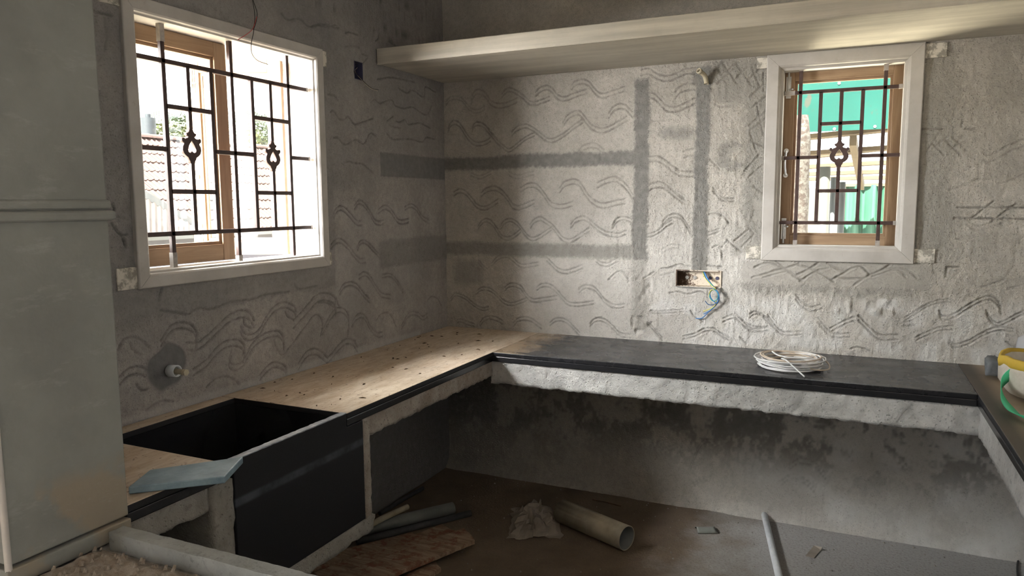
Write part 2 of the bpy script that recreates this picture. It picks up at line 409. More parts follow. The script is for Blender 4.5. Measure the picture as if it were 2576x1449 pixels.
def relief_wall(name, ua, va, to3d, strokes, holes, masks, matname, cove=None, shell=None, rough=1.0):
    U, V = np.meshgrid(ua, va, indexing='ij'); shp = U.shape
    gro = np.zeros(shp); lip = np.zeros(shp)
    jit = (vnoise(U, V, 90, 90, 11)-.5)*.0035
    for pl, amp in strokes:
        for a, b in zip(pl[:-1], pl[1:]):
            lo, hi = np.minimum(a, b)-.022, np.maximum(a, b)+.022
            i0, i1 = np.searchsorted(ua, [lo[0], hi[0]]); j0, j1 = np.searchsorted(va, [lo[1], hi[1]])
            if i1 <= i0 or j1 <= j0: continue
            u, v = U[i0:i1, j0:j1], V[i0:i1, j0:j1]; d = b-a; L2 = d@d+1e-12
            t = np.clip(((u-a[0])*d[0]+(v-a[1])*d[1])/L2, 0, 1)
            r = np.hypot(u-a[0]-t*d[0], v-a[1]-t*d[1])+jit[i0:i1, j0:j1]
            gro[i0:i1, j0:j1] = np.maximum(gro[i0:i1, j0:j1], amp*np.exp(-(r/.0037)**2))
            lip[i0:i1, j0:j1] = np.maximum(lip[i0:i1, j0:j1], amp*np.exp(-((r-.0085)/.0035)**2))
    patchy = .62+.38*smooth01((vnoise(U, V, 26, 26, 5)-.2)*2.2)
    gro *= patchy
    m = masks(U, V); damp_shade, lime, smo, raise_ = m['damp_shade'], m['lime'], m['smooth'], m['raise']
    wipe = m.get('wipe', np.zeros(shp)); gro = gro*(1-wipe); lip = lip*(1-wipe)
    rg = (1-.8*smo)*rough
    H = ((vnoise(U, V, 60, 34, 1)-.5)*.0045+(vnoise(U, V, 150, 110, 2)-.5)*.0026)*rg+(vnoise(U, V, 7, 7, 3)-.5)*.006
    H += -gro*.0062+lip*.0018*(1-gro)+raise_
    if cove is not None: H += cove(U, V)
    n = U.size
    co = np.empty((n, 3)); uu, vv, hh = U.ravel(), V.ravel(), H.ravel()
    X, Y, Z = to3d(uu, vv, hh); co[:, 0] = X; co[:, 1] = Y; co[:, 2] = Z
    nu, nv = shp; I = np.arange(n).reshape(shp)
    q = np.stack([I[:-1,:-1], I[1:,:-1], I[1:,1:], I[:-1,1:]], -1).reshape(-1, 4)
    cu = ((ua[:-1]+ua[1:])/2)[:, None]+0*va[None, :-1]; cv = ((va[:-1]+va[1:])/2)[None, :]+0*ua[:-1, None]
    keep = np.ones(cu.shape, bool)
    for (u0, u1, v0, v1) in holes: keep &= ~((cu > u0) & (cu < u1) & (cv > v0) & (cv < v1))
    q = q[keep.ravel()]
    sv, sf = shell.v, shell.f
    allv = np.concatenate([co, np.array(sv, float).reshape(-1, 3)]) if sv else co
    nq, ns = len(q), len(sf)
    me = bpy.data.meshes.new(name)
    me.vertices.add(len(allv)); me.vertices.foreach_set('co', allv.ravel())
    loops = np.concatenate([q.ravel(), (np.array(sf)+n).ravel()]) if ns else q.ravel()
    me.loops.add(len(loops)); me.loops.foreach_set('vertex_index', loops.astype(np.int32))
    me.polygons.add(nq+ns)
    me.polygons.foreach_set('loop_start', np.arange(0, 4*(nq+ns), 4, dtype=np.int32))
    me.polygons.foreach_set('loop_total', np.full(nq+ns, 4, dtype=np.int32))
    me.polygons.foreach_set('use_smooth', np.concatenate([np.ones(nq, bool), np.zeros(ns, bool)]))
    me.update(calc_edges=True); me.validate()
    for an, arr in (('groove', gro), ('damp_shade', damp_shade), ('lime', lime), ('smooth', smo)):
        a = me.attributes.new(an, 'FLOAT', 'POINT'); d = np.zeros(len(allv), np.float32); d[:n] = arr.ravel(); a.data.foreach_set('value', d)
    me.materials.append(MATS[matname])
    o = bpy.data.objects.new(name, me); COL.objects.link(o)
    return o
def softbox(U, V, u0, u1, v0, v1, e=.012, seed=0, ragged=.02):
    j = ((vnoise(U, V, 9, 9, 40+seed)-.5)*1.1+(vnoise(U, V, 75, 75, 60+seed)-.5)*.7+(vnoise(U, V, 190, 190, 61+seed)-.5)*.8)*ragged
    j2 = ((vnoise(U, V, 8, 8, 80+seed)-.5)*1.1+(vnoise(U, V, 70, 70, 90+seed)-.5)*.7+(vnoise(U, V, 180, 180, 91+seed)-.5)*.8)*ragged
    return smooth01((U+j-u0)/e+.5)*smooth01((u1-U-j)/e+.5)*smooth01((V+j2-v0)/e+.5)*smooth01((v1-V-j2)/e+.5)
def pxbox(x0, y0, x1, y1, ax, v, iu):
    a, b = hit(x0, (y0+y1)/2, ax, v), hit(x1, (y0+y1)/2, ax, v); c, d = hit((x0+x1)/2, y0, ax, v), hit((x0+x1)/2, y1, ax, v)
    return min(a[iu], b[iu]), max(a[iu], b[iu]), min(c[2], d[2]), max(c[2], d[2])

B1 = ((1110,180,5.152), [
 (45,[(60,390),(110,335),(180,315),(260,340),(330,420),(400,485),(480,490),(560,450)],.6),
 (60,[(385,370),(410,280),(470,230),(560,265),(640,370),(720,410),(800,410),(900,380),(980,340)],.8),
 (50,[(785,290),(830,235),(890,210),(970,240),(1060,300),(1140,370),(1210,385),(1300,360),(1400,320)]),
 (58,[(1230,260),(1280,205),(1370,175),(1440,210),(1490,280),(1560,320),(1640,310),(1740,270),(1880,225)]),
 (58,[(1690,165),(1740,120),(1830,95),(1910,125),(1970,195),(2040,265),(2110,280),(2230,240),(2380,190)]),
 (50,[(85,740),(110,670),(165,635),(230,665),(290,750),(360,850),(430,910),(500,915),(580,890),(630,860)]),
 (45,[(400,740),(420,680),(480,655),(560,690),(640,790),(740,900),(840,985),(890,995),(970,940),(1080,850),(1200,790)]),
 (50,[(920,780),(980,715),(1090,680),(1170,710),(1260,770),(1360,850),(1440,865),(1530,830),(1620,770),(1720,690),(1830,615)]),
 (60,[(1575,660),(1630,570),(1700,520),(1780,500),(1830,540),(1890,620),(1960,690),(2060,730),(2150,720),(2250,670),(2400,580)]),
 (65,[(2175,535),(2230,460),(2310,415),(2390,430),(2480,520)]),
 (60,[(1775,1050),(1820,975),(1920,930),(2020,935),(2110,1010)],.6),
 (40,[(390,1315),(450,1345),(520,1350),(640,1290)],.6),(50,[(880,1300),(950,1335),(1020,1340),(1120,1310),(1200,1290)],.6)])
B2 = ((1110,430,5.152), [
 (50,[(160,270),(230,235),(310,260),(390,350),(460,430),(540,460),(620,440),(730,370)]),
 (55,[(520,280),(580,225),(690,200),(780,245),(860,330),(920,420),(990,450),(1080,430),(1200,375)]),
 (58,[(1030,220),(1090,175),(1190,155),(1270,200),(1340,290),(1400,380),(1470,425),(1580,430),(1700,395)]),
 (65,[(1535,215),(1590,145),(1700,105),(1790,130),(1850,220),(1930,330),(2030,400),(2130,415),(2230,390),(2380,360)]),
 (65,[(2030,150),(2110,110),(2240,70),(2330,110),(2420,200),(2480,300)]),
 (45,[(470,720),(510,660),(580,620),(650,650),(710,730),(770,820),(850,855),(930,830),(1030,750)]),
 (45,[(770,710),(820,640),(900,615),(980,660),(1040,730),(1100,810),(1160,855),(1230,850),(1320,800),(1430,720)]),
 (50,[(1155,690),(1200,630),(1280,595),(1350,630),(1430,690),(1500,770),(1580,860),(1680,880),(1790,820),(1920,740)]),
 (52,[(1680,690),(1740,620),(1840,585),(1920,620),(2020,710),(2110,770),(2210,800),(2300,805),(2400,770)]),
 (45,[(2220,700),(2280,620),(2370,590),(2470,620)]),(40,[(480,1160),(540,1230),(600,1280)],.6),
 (45,[(650,1190),(730,1110),(850,1080),(930,1130),(1000,1190),(1080,1210),(1260,1180)],.8),
 (50,[(1370,1120),(1440,1190),(1520,1260),(1620,1285),(1720,1260),(1830,1215)]),
 (50,[(2010,1130),(2070,1175),(2150,1190),(2220,1165),(2290,1125)]),
 (0,[(2170,1410),(2240,1340),(2320,1295),(2370,1330),(2420,1400)])])
B3 = ((1110,640,5.152), [
 (35,[(120,570),(170,510),(240,515),(330,560),(440,650),(540,695),(610,680)]),
 (-40,[(450,520),(520,470),(620,480),(700,530),(800,630),(880,665),(960,660),(1110,600)],.9),
 (48,[(820,430),(870,385),(950,375),(1030,410),(1090,490),(1150,555),(1220,575),(1330,560),(1500,535)]),
 (45,[(1240,420),(1290,385),(1370,375),(1440,405),(1510,470),(1570,540),(1640,610),(1750,630),(1870,620),(1970,600)]),
 (48,[(1790,450),(1830,410),(1910,395),(1990,425),(2050,490),(2110,570),(2190,630),(2280,655),(2380,640)]),
 (40,[(210,850),(260,840),(330,870),(430,900)],.7),(45,[(500,880),(560,820),(640,800),(720,820),(790,860)]),
 (45,[(930,890),(990,830),(1090,810),(1180,835),(1300,920)]),(42,[(1410,880),(1470,835),(1560,825),(1640,860),(1720,940),(1790,1010)]),
 (45,[(1930,890),(1980,840),(2060,825),(2150,860),(2230,930),(2320,1020),(2450,1040)])])
B4 = ((1590,140,4.024), [
 (55,[(100,140),(170,125),(240,170),(320,200),(400,195),(480,160),(550,130),(640,120)]),(65,[(440,370),(490,310),(560,285),(650,280)]),
 (55,[(170,370),(230,385),(290,440),(350,500),(430,515),(510,490),(640,430)]),(0,[(150,660),(250,660),(380,655)],.5),
 (65,[(520,970),(570,950),(640,940)],.8),(55,[(170,1020),(260,1015),(340,1055),(420,1120),(500,1165),(630,1170)]),
 (55,[(150,1330),(210,1290),(290,1280),(360,1310),(440,1380),(520,1440)]),(50,[(830,440),(900,465),(1000,455)],.5),(0,[(760,1010),(820,1080),(890,1150)],.7)]
 + [(0,[a,b],.85) for a,b in [((820,60),(960,290)),((910,60),(1060,280)),((1060,90),(1215,305)),((1210,110),(1285,295)),((830,150),(930,60)),((900,190),(1080,60)),
 ((860,285),(1030,130)),((1040,240),(1170,110)),((1170,250),(1290,130)),((1190,420),(1330,290)),((1330,170),(1330,360)),((1220,520),(1370,400)),((1260,480),(1330,800)),
 ((1190,700),(1360,560)),((1190,760),(1370,620)),((1190,760),(1260,970)),((1200,860),(1350,930)),((1140,1165),(1290,1000)),((1180,1230),(1330,1100)),((1230,1320),(1330,1400))]])
B5 = ((1590,480,3.813), [
 (35,[(290,300),(350,240),(420,220),(480,245),(530,320),(575,400)]),(35,[(110,410),(190,405),(270,365),(330,310),(390,280)]),
 (40,[(290,560),(360,520),(440,515),(500,550)],.7),(0,[(690,270),(750,225),(820,220),(880,250),(930,310)]),(30,[(670,410),(760,390),(840,360)]),
 (0,[(770,545),(830,520)]),(0,[(280,745),(370,735),(460,705),(530,720),(700,715),(860,730)]),(0,[(280,810),(400,780)],.7),(0,[(110,840),(210,780)]),
 (22,[(180,1150),(280,1155),(400,1145),(490,1140)]),(0,[(360,980),(440,970),(540,990),(650,965),(700,990)]),(25,[(150,1260),(210,1320),(290,1410)]),
 (30,[(490,1395),(600,1370),(690,1325),(780,1320),(860,1370),(930,1410)]),(0,[(560,1150),(600,1210),(680,1260)]),
 (35,[(870,1225),(980,1190),(1060,1250),(1130,1310),(1210,1325),(1290,1310)]),(0,[(1130,1220),(1180,1185),(1250,1200),(1300,1260),(1360,1310)]),
 (0,[(860,540),(920,470)]),(0,[(910,470),(1050,590)]),(0,[(980,480),(1120,370)]),(0,[(1050,540),(1170,420)]),(0,[(1100,330),(1180,420)]),(0,[(860,570),(865,660)]),
 (-30,[(780,0),(830,60),(890,100),(980,100)]),(-30,[(360,0),(430,70),(520,130)])])
B6 = ((1850,640,3.548), [
 (0,[(170,115),(240,85),(330,80),(400,110),(450,140),(600,240)]),(0,[(150,205),(260,175),(350,145),(440,125),(570,80)]),(0,[(250,205),(400,165),(480,140)],.7),
 (0,[(360,60),(440,120),(500,160),(590,235)]),(0,[(540,185),(650,135),(740,75)]),(0,[(580,235),(720,150),(830,120)]),(0,[(560,90),(680,130),(780,180),(880,245)]),
 (0,[(820,75),(900,125),(970,150)]),(0,[(860,225),(960,170),(1040,125),(1110,110),(1150,130),(1200,180)]),(0,[(920,205),(1040,215),(1150,210)]),
 (0,[(1060,275),(1180,195),(1280,150),(1370,100)]),(0,[(1220,195),(1310,170),(1400,140),(1470,150),(1520,200)]),(0,[(1340,125),(1500,130),(1560,155),(1620,210)],.7),
 (-40,[(540,400),(600,470),(680,510),(770,485)],.8),(-40,[(0,560),(60,620),(130,670),(220,690),(290,685)]),(0,[(130,530),(180,510),(260,550),(340,640)]),
 (30,[(290,540),(360,640),(430,690),(580,690)]),(-35,[(740,600),(800,680),(880,740),(1020,740)],.8),(35,[(850,660),(960,600),(1060,560)],.8),
 (-45,[(1100,590),(1190,680),(1290,760),(1450,760)]),(0,[(1030,840),(1100,830),(1200,860)]),(0,[(40,740),(100,800)]),
 (25,[(1520,560),(1620,500),(1740,430),(1880,400),(1940,410)],.8),(35,[(1820,500),(1850,550),(1950,530),(2060,460),(2190,390),(2290,375),(2350,430),(2370,490)]),
 (30,[(2240,500),(2280,570),(2340,610),(2420,580),(2576,500)]),(0,[(1500,600),(1590,590)]),(0,[(1500,640),(1600,630)]),(30,[(1610,740),(1720,690),(1830,650),(1940,640)],.8),
 (30,[(1910,760),(1960,800),(2080,770),(2200,700),(2340,650),(2480,660)],.9),(0,[(2420,780),(2480,820),(2576,810)]),(25,[(2270,940),(2350,900),(2480,900)]),
 (0,[(1885,112),(2010,112)],1.2),(0,[(1885,115),(1880,200)],1.2),(0,[(2200,290),(2330,250),(2400,220)],.7),(0,[(2430,310),(2560,270)],.7)])
B7 = ((2250,300,3.45), [(0,[a,b],k) for a,b,k in [((550,765),(1250,765),1.2),((520,857),(1250,867),1.2),((640,885),(860,710),1.2),((845,885),(1060,730),1.2),((240,85),(420,85),1),((605,85),(700,82),1.2),
 ((590,20),(582,70),1),((530,1037),(560,1037),1),((280,280),(380,130),.7),((360,230),(470,140),.7),((330,210),(430,310),.7),((440,180),(580,320),.7),((500,150),(620,270),.7),((500,250),(610,190),.7)]]
 + [(60,[(770,290),(830,310),(1000,220),(1120,170)],.7),(0,[(480,610),(600,570),(720,520),(850,510)],.6),(0,[(900,560),(1000,530),(1125,470)],.6),(40,[(620,870),(720,920),(860,890),(1000,830)],.5)])
LOWB = ((1500,920,3.813), [(35,[(900,960),(1000,740),(1090,710),(1200,790)],.7),(35,[(560,860),(640,800),(780,740)],.6),(30,[(920,1130),(1010,1080),(1100,1060)],.6),(45,[(1850,950),(1960,890),(2100,930),(2200,1040)],.7),(40,[(1780,1100),(1860,1050),(1990,1080),(2100,1180)],.6)])
C1 = ((800,200,4.026), [(0,[(120,330),(160,320),(220,400),(270,405),(310,380),(370,450),(420,445),(560,395)]),(0,[(160,590),(200,590),(270,655),(330,640),(390,610),(470,650),(530,550),(590,570)]),
 (0,[(260,850),(310,830),(370,850),(450,860),(560,950)],.8),(0,[(540,230),(580,205),(630,240),(740,205),(780,260),(870,290),(960,280),(1050,340),(1110,350),(1150,270)],.9),
 (0,[(820,85),(910,135),(960,105),(1070,175),(1085,75),(1190,125)]),(0,[(700,420),(760,375)]),(0,[(790,420),(830,430),(880,410),(920,455),(1030,440),(1140,490)]),
 (0,[(700,550),(760,605),(850,600),(960,605),(1060,630),(1100,585),(1180,605)]),(0,[(740,470),(830,490)],.7),(0,[(90,150),(160,160),(200,210)],.8)])
C2 = ((800,500,4.025), [(45,[(155,150),(180,100),(235,70),(290,105),(350,170),(400,220),(440,220)]),(40,[(370,65),(410,15),(460,30),(520,110),(570,200),(620,225),(660,215)]),
 (40,[(610,110),(680,65),(740,100),(800,190),(850,215),(920,200)]),(35,[(880,80),(940,50),(1000,80),(1060,170),(1130,215)],.8),(45,[(130,460),(180,410),(240,405),(310,470),(370,550),(430,605),(480,600)]),
 (35,[(400,490),(430,430),(480,420),(550,480),(620,560),(660,680)]),(40,[(420,770),(470,740),(520,770),(570,860),(640,950),(730,970)],.9),(40,[(225,930),(260,870),(330,840),(400,870),(460,950),(520,1010)]),
 (30,[(650,770),(730,760),(790,810),(860,920)],.8),(0,[(0,970),(80,955),(140,970),(190,1020),(210,1080)]),(0,[(10,1050),(80,1050),(140,1080),(180,1110)]),
 (50,[(40,1330),(100,1220),(160,1130),(220,1100),(280,1130),(310,1210),(300,1350)]),(45,[(340,1250),(380,1190),(440,1160),(490,1200),(540,1300),(600,1355),(650,1350)]),
 (0,[(600,1225),(640,1170),(700,1150),(750,1200),(790,1290)]),(35,[(850,1280),(900,1180),(950,1140),(1010,1150),(1060,1190),(1110,1160)],.8),(0,[(1110,1030),(1150,990),(1210,1010),(1250,1080)],.8),
 (0,[(240,1440),(310,1415),(380,1440)]),(0,[(700,665),(860,652)],1.1),(0,[(1040,625),(1150,605)])])
C3 = ((280,700,3.578), [(0,[(60,650),(110,560),(190,530),(270,560),(340,620)]),(0,[(170,590),(200,650),(270,690)]),(55,[(450,560),(540,430),(640,400),(730,430),(770,500),(760,570)]),
 (65,[(680,580),(780,580),(880,500),(980,400),(1080,320),(1190,290),(1250,320),(1280,380)]),(0,[(1190,370),(1200,420),(1260,450)]),
 (50,[(1160,430),(1190,490),(1250,510),(1330,460),(1400,330),(1470,250),(1560,215),(1640,250),(1660,300)]),(0,[(1560,290),(1590,350),(1640,370)]),
 (70,[(1640,380),(1750,260),(1850,150),(1930,130),(2010,170),(2020,270)]),(60,[(740,820),(850,740),(950,620),(1050,560),(1150,560),(1200,620),(1180,700)]),
 (50,[(1080,650),(1060,740),(1110,780),(1190,740),(1270,590),(1380,500),(1490,475),(1540,520),(1550,600)]),(0,[(1460,560),(1490,640),(1540,690),(1620,600),(1720,470),(1820,340),(1870,340),(1900,420),(1880,520)]),
 (55,[(1680,770),(1760,660),(1840,635),(1900,670),(1950,720)]),(45,[(1950,720),(2030,620),(2110,550),(2180,560),(2220,620)]),(0,[(860,980),(940,910),(1020,885),(1100,910),(1160,960)]),
 (50,[(1340,870),(1420,780),(1490,755),(1560,790),(1580,850)]),(70,[(80,890),(150,820),(240,795),(310,820)]),(0,[(220,950),(270,1010),(330,1000)]),(0,[(320,1190),(450,1110),(560,1110)]),
 (0,[(440,290),(570,310),(690,330),(770,270),(900,280),(1070,210),(1250,195),(1380,150),(1590,120)],.9),(0,[(420,200),(440,100)],1.2),(0,[(1640,50),(1680,95),(1850,70)])])
C4 = ((800,0,4.262), [(0,[(20,40),(120,120),(200,85),(280,70),(370,130)]),(0,[(640,10),(750,0),(850,70),(960,65),(1090,200),(1180,140)],1.1),(0,[(870,80),(950,210)]),
 (0,[(540,140),(640,145),(760,190),(900,270),(1040,325)],1.1),(0,[(600,320),(720,300),(790,365),(870,340),(930,375),(1050,400),(1110,470)],1.1),(0,[(620,440),(690,400),(760,440),(840,495)]),
 (0,[(0,265),(100,285),(180,270),(220,300)]),(0,[(300,355),(360,350),(440,375)]),(0,[(300,500),(370,490),(450,510)]),(0,[(470,570),(540,610),(490,680)]),(0,[(640,850),(760,830),(870,840),(1040,880)]),(0,[(1140,0),(1200,80),(1240,220)],.8)])
C5 = ((200,0,3.623), [(0,[(2010,0),(2100,40),(2180,20),(2270,100),(2400,60),(2480,110)]),(0,[(1840,120),(1900,180),(2000,170),(2090,240),(2210,220),(2360,260)]),
 (0,[(110,90),(200,115),(290,140)],1.1),(0,[(230,210),(250,330),(230,470)],.6)])
C6 = ((0,400,4.14), [(0,[(1160,470),(1190,520),(1170,560)],1.1),(0,[(1165,670),(1220,760),(1270,800),(1310,920)],1.6),(0,[(1250,800),(1325,790)],1.2),(0,[(1190,590),(1325,630)],.8)])

def shell_around(to3d, u0, u1, v0, v1, hu0, hu1, hv0, hv1, t=.2):
    """the body of the wall behind the relief, with the window opening left free"""
    m = MB()
    def b(a0, a1, b0, b1):
        q = [to3d(a, c, h) for h in (-t, -.055) for a, c in ((a0,b0),(a1,b0),(a1,b1),(a0,b1))]
        m.hexa(q)
    b(u0, hu0, v0, v1); b(hu1, u1, v0, v1); b(hu0, hu1, v0, hv0); b(hu0, hu1, hv1, v1)
    return m
WB = dict(u0=1.746, u1=2.393, v0=1.285, v1=2.243, i0=1.822, i1=2.322, j0=1.352, j1=2.180)      # back window
WL = dict(u0=-2.048, u1=-1.071, v0=1.290, v1=2.235, i0=-1.992, i1=-1.136, j0=1.348, j1=2.181)  # left window
SWB = (1.342, 1.557, 1.146, 1.222)      # switch box in the back wall
JBL = (-.829, -.770, 2.150, 2.226)      # junction box in the left wall
def to_back(u, v, h): return (u, 0*u-h, v)
def to_left(u, v, h): return (0*u+h, u, v)
PB = (1, 0.0, 0); PL = (0, 0.0, 1)
def back_masks(U, V):
    P = lambda x0, y0, x1, y1: pxbox(x0, y0, x1, y1, *PB)
    d = softbox(U, V, *P(1100,388,1605,422), .02, 1, .012)
    d = np.maximum(d, softbox(U, V, *P(1100,612,1605,646), .03, 2, .012)*.75)
    v1 = softbox(U, V, *P(1592,196,1632,655), .02, 3, .014); d = np.maximum(d, v1)
    d = np.maximum(d, softbox(U, V, *P(1590,640,1630,835), .04, 4, .02)*.45)
    v2 = softbox(U, V, *P(1747,168,1784,690), .016, 5, .010); d = np.maximum(d, v2)
    d = np.maximum(d, softbox(U, V, *P(1655,320,1750,346), .05, 6, .02)*.7)
    d = np.maximum(d, softbox(U, V, *P(1740,168,1800,215), .03, 7, .02)*.9)
    big = .55*vnoise(U, V, 5, 5, 72)+.30*vnoise(U, V, 15, 15, 73)+.15*vnoise(U, V, 48, 48, 74)
    d = np.maximum(d, smooth01((big-.40)*4.5)*(.12+.30*smooth01((U-1.6)/.5)*smooth01((V-1.05)/.5)))
    d = np.maximum(d, smooth01((U-2.36)/.12)*smooth01((V-1.2)/.6)*.26)
    hole = 1-softbox(U, V, *P(1835,378,1875,408), .05, 8, .02)
    d = np.maximum(d, softbox(U, V, *P(1808,362,1900,432), .05, 9, .03)*.75*hole)
    d = np.maximum(d, softbox(U, V, *P(1790,135,1960,255), .08, 10, .03)*.55)
    d = np.maximum(d, softbox(U, V, *P(1870,150,1960,620), .06, 11, .03)*.62)
    d = np.maximum(d, softbox(U, V, *P(1835,560,1960,640), .05, 12, .02)*.42)
    sill = softbox(U, V, *P(1868,658,2345,722), .015, 13, .012); d = np.maximum(d, sill*.45)
    d = np.maximum(d, softbox(U, V, *P(1862,715,2300,745), .05, 14, .03)*.55)
    d = np.maximum(d, softbox(U, V, *P(2295,110,2420,640), .09, 15, .04)*.55)
    d = np.maximum(d, softbox(U, V, *P(2395,340,2480,420), .09, 16, .04)*.30)
    d = np.maximum(d, softbox(U, V, *P(1140,650,1215,712), .05, 17, .02)*.5)
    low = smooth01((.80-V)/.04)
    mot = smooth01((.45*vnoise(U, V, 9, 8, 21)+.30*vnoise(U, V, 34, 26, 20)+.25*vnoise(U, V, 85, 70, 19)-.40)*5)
    d = np.maximum(d, low*mot*(.18+.78*smooth01((V-.15)/.35))+low*.40*smooth01((1.5-U)/.9))  # mottled damp below the worktop; towards the left, painted shade as well
    lim = smooth01((1.16-V)/.12)*smooth01((U-1.12)/.12)*(.30+.7*smooth01((vnoise(U, V, 16, 16, 22)-.35)*2.5))*.85
    lim = np.maximum(lim, smooth01((1.75-V)/.5)*smooth01((U-.35)/.2)*smooth01((1.9-U)/.2)*.42)
    lim = np.maximum(lim, softbox(U, V, *P(2080,745,2260,790), .03, 23, .03)*smooth01((vnoise(U, V, 30, 18, 24)-.5)*5))
    lim = lim*(1-d)*(1-low)
    lim = np.maximum(lim, low*smooth01((U-1.3)/.7)*(.45+.55*smooth01((vnoise(U, V, 9, 7, 71)-.3)*2.2))*(1-.75*smooth01((V-.25)/.45)))
    wipe = np.maximum(np.maximum(v1, v2), np.maximum(softbox(U, V, *P(1100,388,1605,422), .02, 1, .012), softbox(U, V, *P(1100,612,1605,646), .03, 2, .012)))
    smo = np.maximum(sill, smooth01((V-2.33)/.05)); smo = np.maximum(smo, softbox(U, V, *P(1890,500,1930,560), .02, 25, .01))
    ra = sill*.004+(np.maximum(v1, v2))*.0015
    brk = softbox(U, V, *P(1585,690,1640,840), .05, 26, .03)
    ra = ra-brk*np.maximum(0, vnoise(U, V, 45, 30, 27)-.55)*.03
    ra = ra+softbox(U, V, *P(2080,740,2290,800), .05, 28, .03)*np.maximum(0, vnoise(U, V, 40, 22, 29)-.5)*.02
    return dict(damp_shade=np.clip(d, 0, 1), lime=np.clip(lim, 0, 1), smooth=np.clip(smo, 0, 1), **{'raise': ra}, wipe=wipe)
def left_masks(U, V):
    P = lambda x0, y0, x1, y1: pxbox(x0, y0, x1, y1, *PL)
    b1 = softbox(U, V, *P(957,391,1130,448), .012, 1, .004); d = b1*.8
    b2 = softbox(U, V, *P(955,598,1130,662), .02, 2, .008); d = np.maximum(d, b2*.45)
    c = hit(423, 926, *PL[:2]); rr = np.hypot((U-c[1])*1.0, V-c[2])+(vnoise(U, V, 22, 22, 31)-.5)*.03
    tap = smooth01((.088-rr)/.016); d = np.maximum(d, tap*.95)
    win = softbox(U, V, -2.16, -1.03, 1.19, 1.30, .02, 32, .02); d = np.maximum(d, win*.42)
    win2 = softbox(U, V, -1.09, -1.02, 1.2, 2.25, .02, 33, .012); d = np.maximum(d, win2*.42)
    d = np.maximum(d, softbox(U, V, -2.2, -2.03, 1.15, 2.4, .03, 34, .02)*.30)
    d = np.maximum(d, smooth01((1.93-V)/.02)*smooth01((V-1.9)/.02)*0)
    low = smooth01((.80-V)/.05); d = np.maximum(d, low*.8)  # painted shade: wall below the worktop darkened as if unlit
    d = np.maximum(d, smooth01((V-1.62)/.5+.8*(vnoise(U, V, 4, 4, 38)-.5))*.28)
    lim = softbox(U, V, -1.02, -.86, 1.0, 1.4, .08, 35, .04)*.25
    lim = np.maximum(lim, softbox(U, V, -.95, -.35, 1.12, 1.55, .1, 36, .04)*.2)
    rim = softbox(U, V, -2.5, -.3, .83, .875, .02, 37, .006)*.5; lim = np.maximum(lim, rim)
    wipe = np.maximum(np.maximum(b1, b2*.9), tap)
    smo = np.maximum(np.maximum(win, win2), np.maximum(b1, tap)); smo = np.maximum(smo, .45)
    return dict(damp_shade=np.clip(d, 0, 1), lime=np.clip(lim*(1-d), 0, 1), smooth=np.clip(smo, 0, 1), **{'raise': win*.003+win2*.003+b2*.002}, wipe=wipe)

ua = axis([(-.05,.1,.005),(.1,2.86,.0042),(2.86,XW,.03)])
va = axis([(0,.30,.012),(.30,.80,.009),(.80,2.27,.0042),(2.27,2.40,.02),(2.40,ZC,.05)])
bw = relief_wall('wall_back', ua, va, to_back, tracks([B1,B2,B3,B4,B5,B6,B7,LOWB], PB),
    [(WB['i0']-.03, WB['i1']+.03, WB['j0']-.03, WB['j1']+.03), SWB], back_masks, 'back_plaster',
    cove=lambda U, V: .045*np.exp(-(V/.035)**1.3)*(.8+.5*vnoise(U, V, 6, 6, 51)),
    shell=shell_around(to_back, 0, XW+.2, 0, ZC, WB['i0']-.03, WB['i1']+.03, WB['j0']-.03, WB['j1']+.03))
tag(bw, 'rough grey plaster back wall scratched with rows of wavy key lines', 'wall', None, 'structure')
ua = axis([(-7.0,-6.1,.3),(-6.1,-4.3,.3),(-4.3,-2.6,.17),(-2.6,-2.2,.02),(-2.2,0,.0045)])
va = axis([(0,.84,.02),(.84,2.1,.0045),(2.1,2.37,.0045),(2.37,ZC,.03)])
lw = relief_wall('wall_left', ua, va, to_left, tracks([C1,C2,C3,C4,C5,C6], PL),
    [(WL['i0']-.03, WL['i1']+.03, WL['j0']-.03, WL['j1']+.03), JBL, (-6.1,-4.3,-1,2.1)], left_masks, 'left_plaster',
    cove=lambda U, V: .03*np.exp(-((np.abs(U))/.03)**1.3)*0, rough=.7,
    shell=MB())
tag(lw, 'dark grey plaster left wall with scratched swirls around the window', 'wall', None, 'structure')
m = MB()
def lb(y0, y1, z0, z1): m.box(-.2, -.055, y0, y1, z0, z1)
i0, i1, j0, j1 = WL['i0']-.03, WL['i1']+.03, WL['j0']-.03, WL['j1']+.03
lb(-7.2, -6.1, 0, ZC); lb(-6.1, -4.3, 2.1, ZC); lb(-4.3, i0, 0, ZC); lb(i1, .2, 0, ZC); lb(i0, i1, 0, j0); lb(i0, i1, j1, ZC)
m.build('wall_core', 'left_plaster', lw, fix=True)

# ------------------------------------------------------------------ rest of the shell
XA, YA = 5.2, -7.0              # the room the photograph is taken from
tag(MB().box(-.2, XA+.2, YA-.2, .2, -.15, 0).build('floor', 'floor_concrete'), 'dusty brown and grey bare concrete floor', 'floor', None, 'structure')
tag(MB().box(-.2, XA+.2, YA-.2, .2, ZC, ZC+.15).build('ceiling', 'ceiling_plaster'), 'grey concrete ceiling slab', 'ceiling', None, 'structure')
m = MB(); m.box(XW, XW+.2, -2.6, .2, 0, ZC); m.box(XW, XA, -2.87, -2.6, 0, ZC); m.box(XA, XA+.2, YA, -2.6, 0, ZC)
tag(m.build('wall_right', 'right_plaster'), 'grey plaster wall closing the right side', 'wall', None, 'structure')
m = MB(); m.box(0, XA, YA-.2, YA, 0, ZC); m.box(-.2, 0, YA-.2, YA, 0, ZC)
tag(m.build('wall_front', 'right_plaster'), 'plain plaster wall behind the viewer', 'wall', None, 'structure')

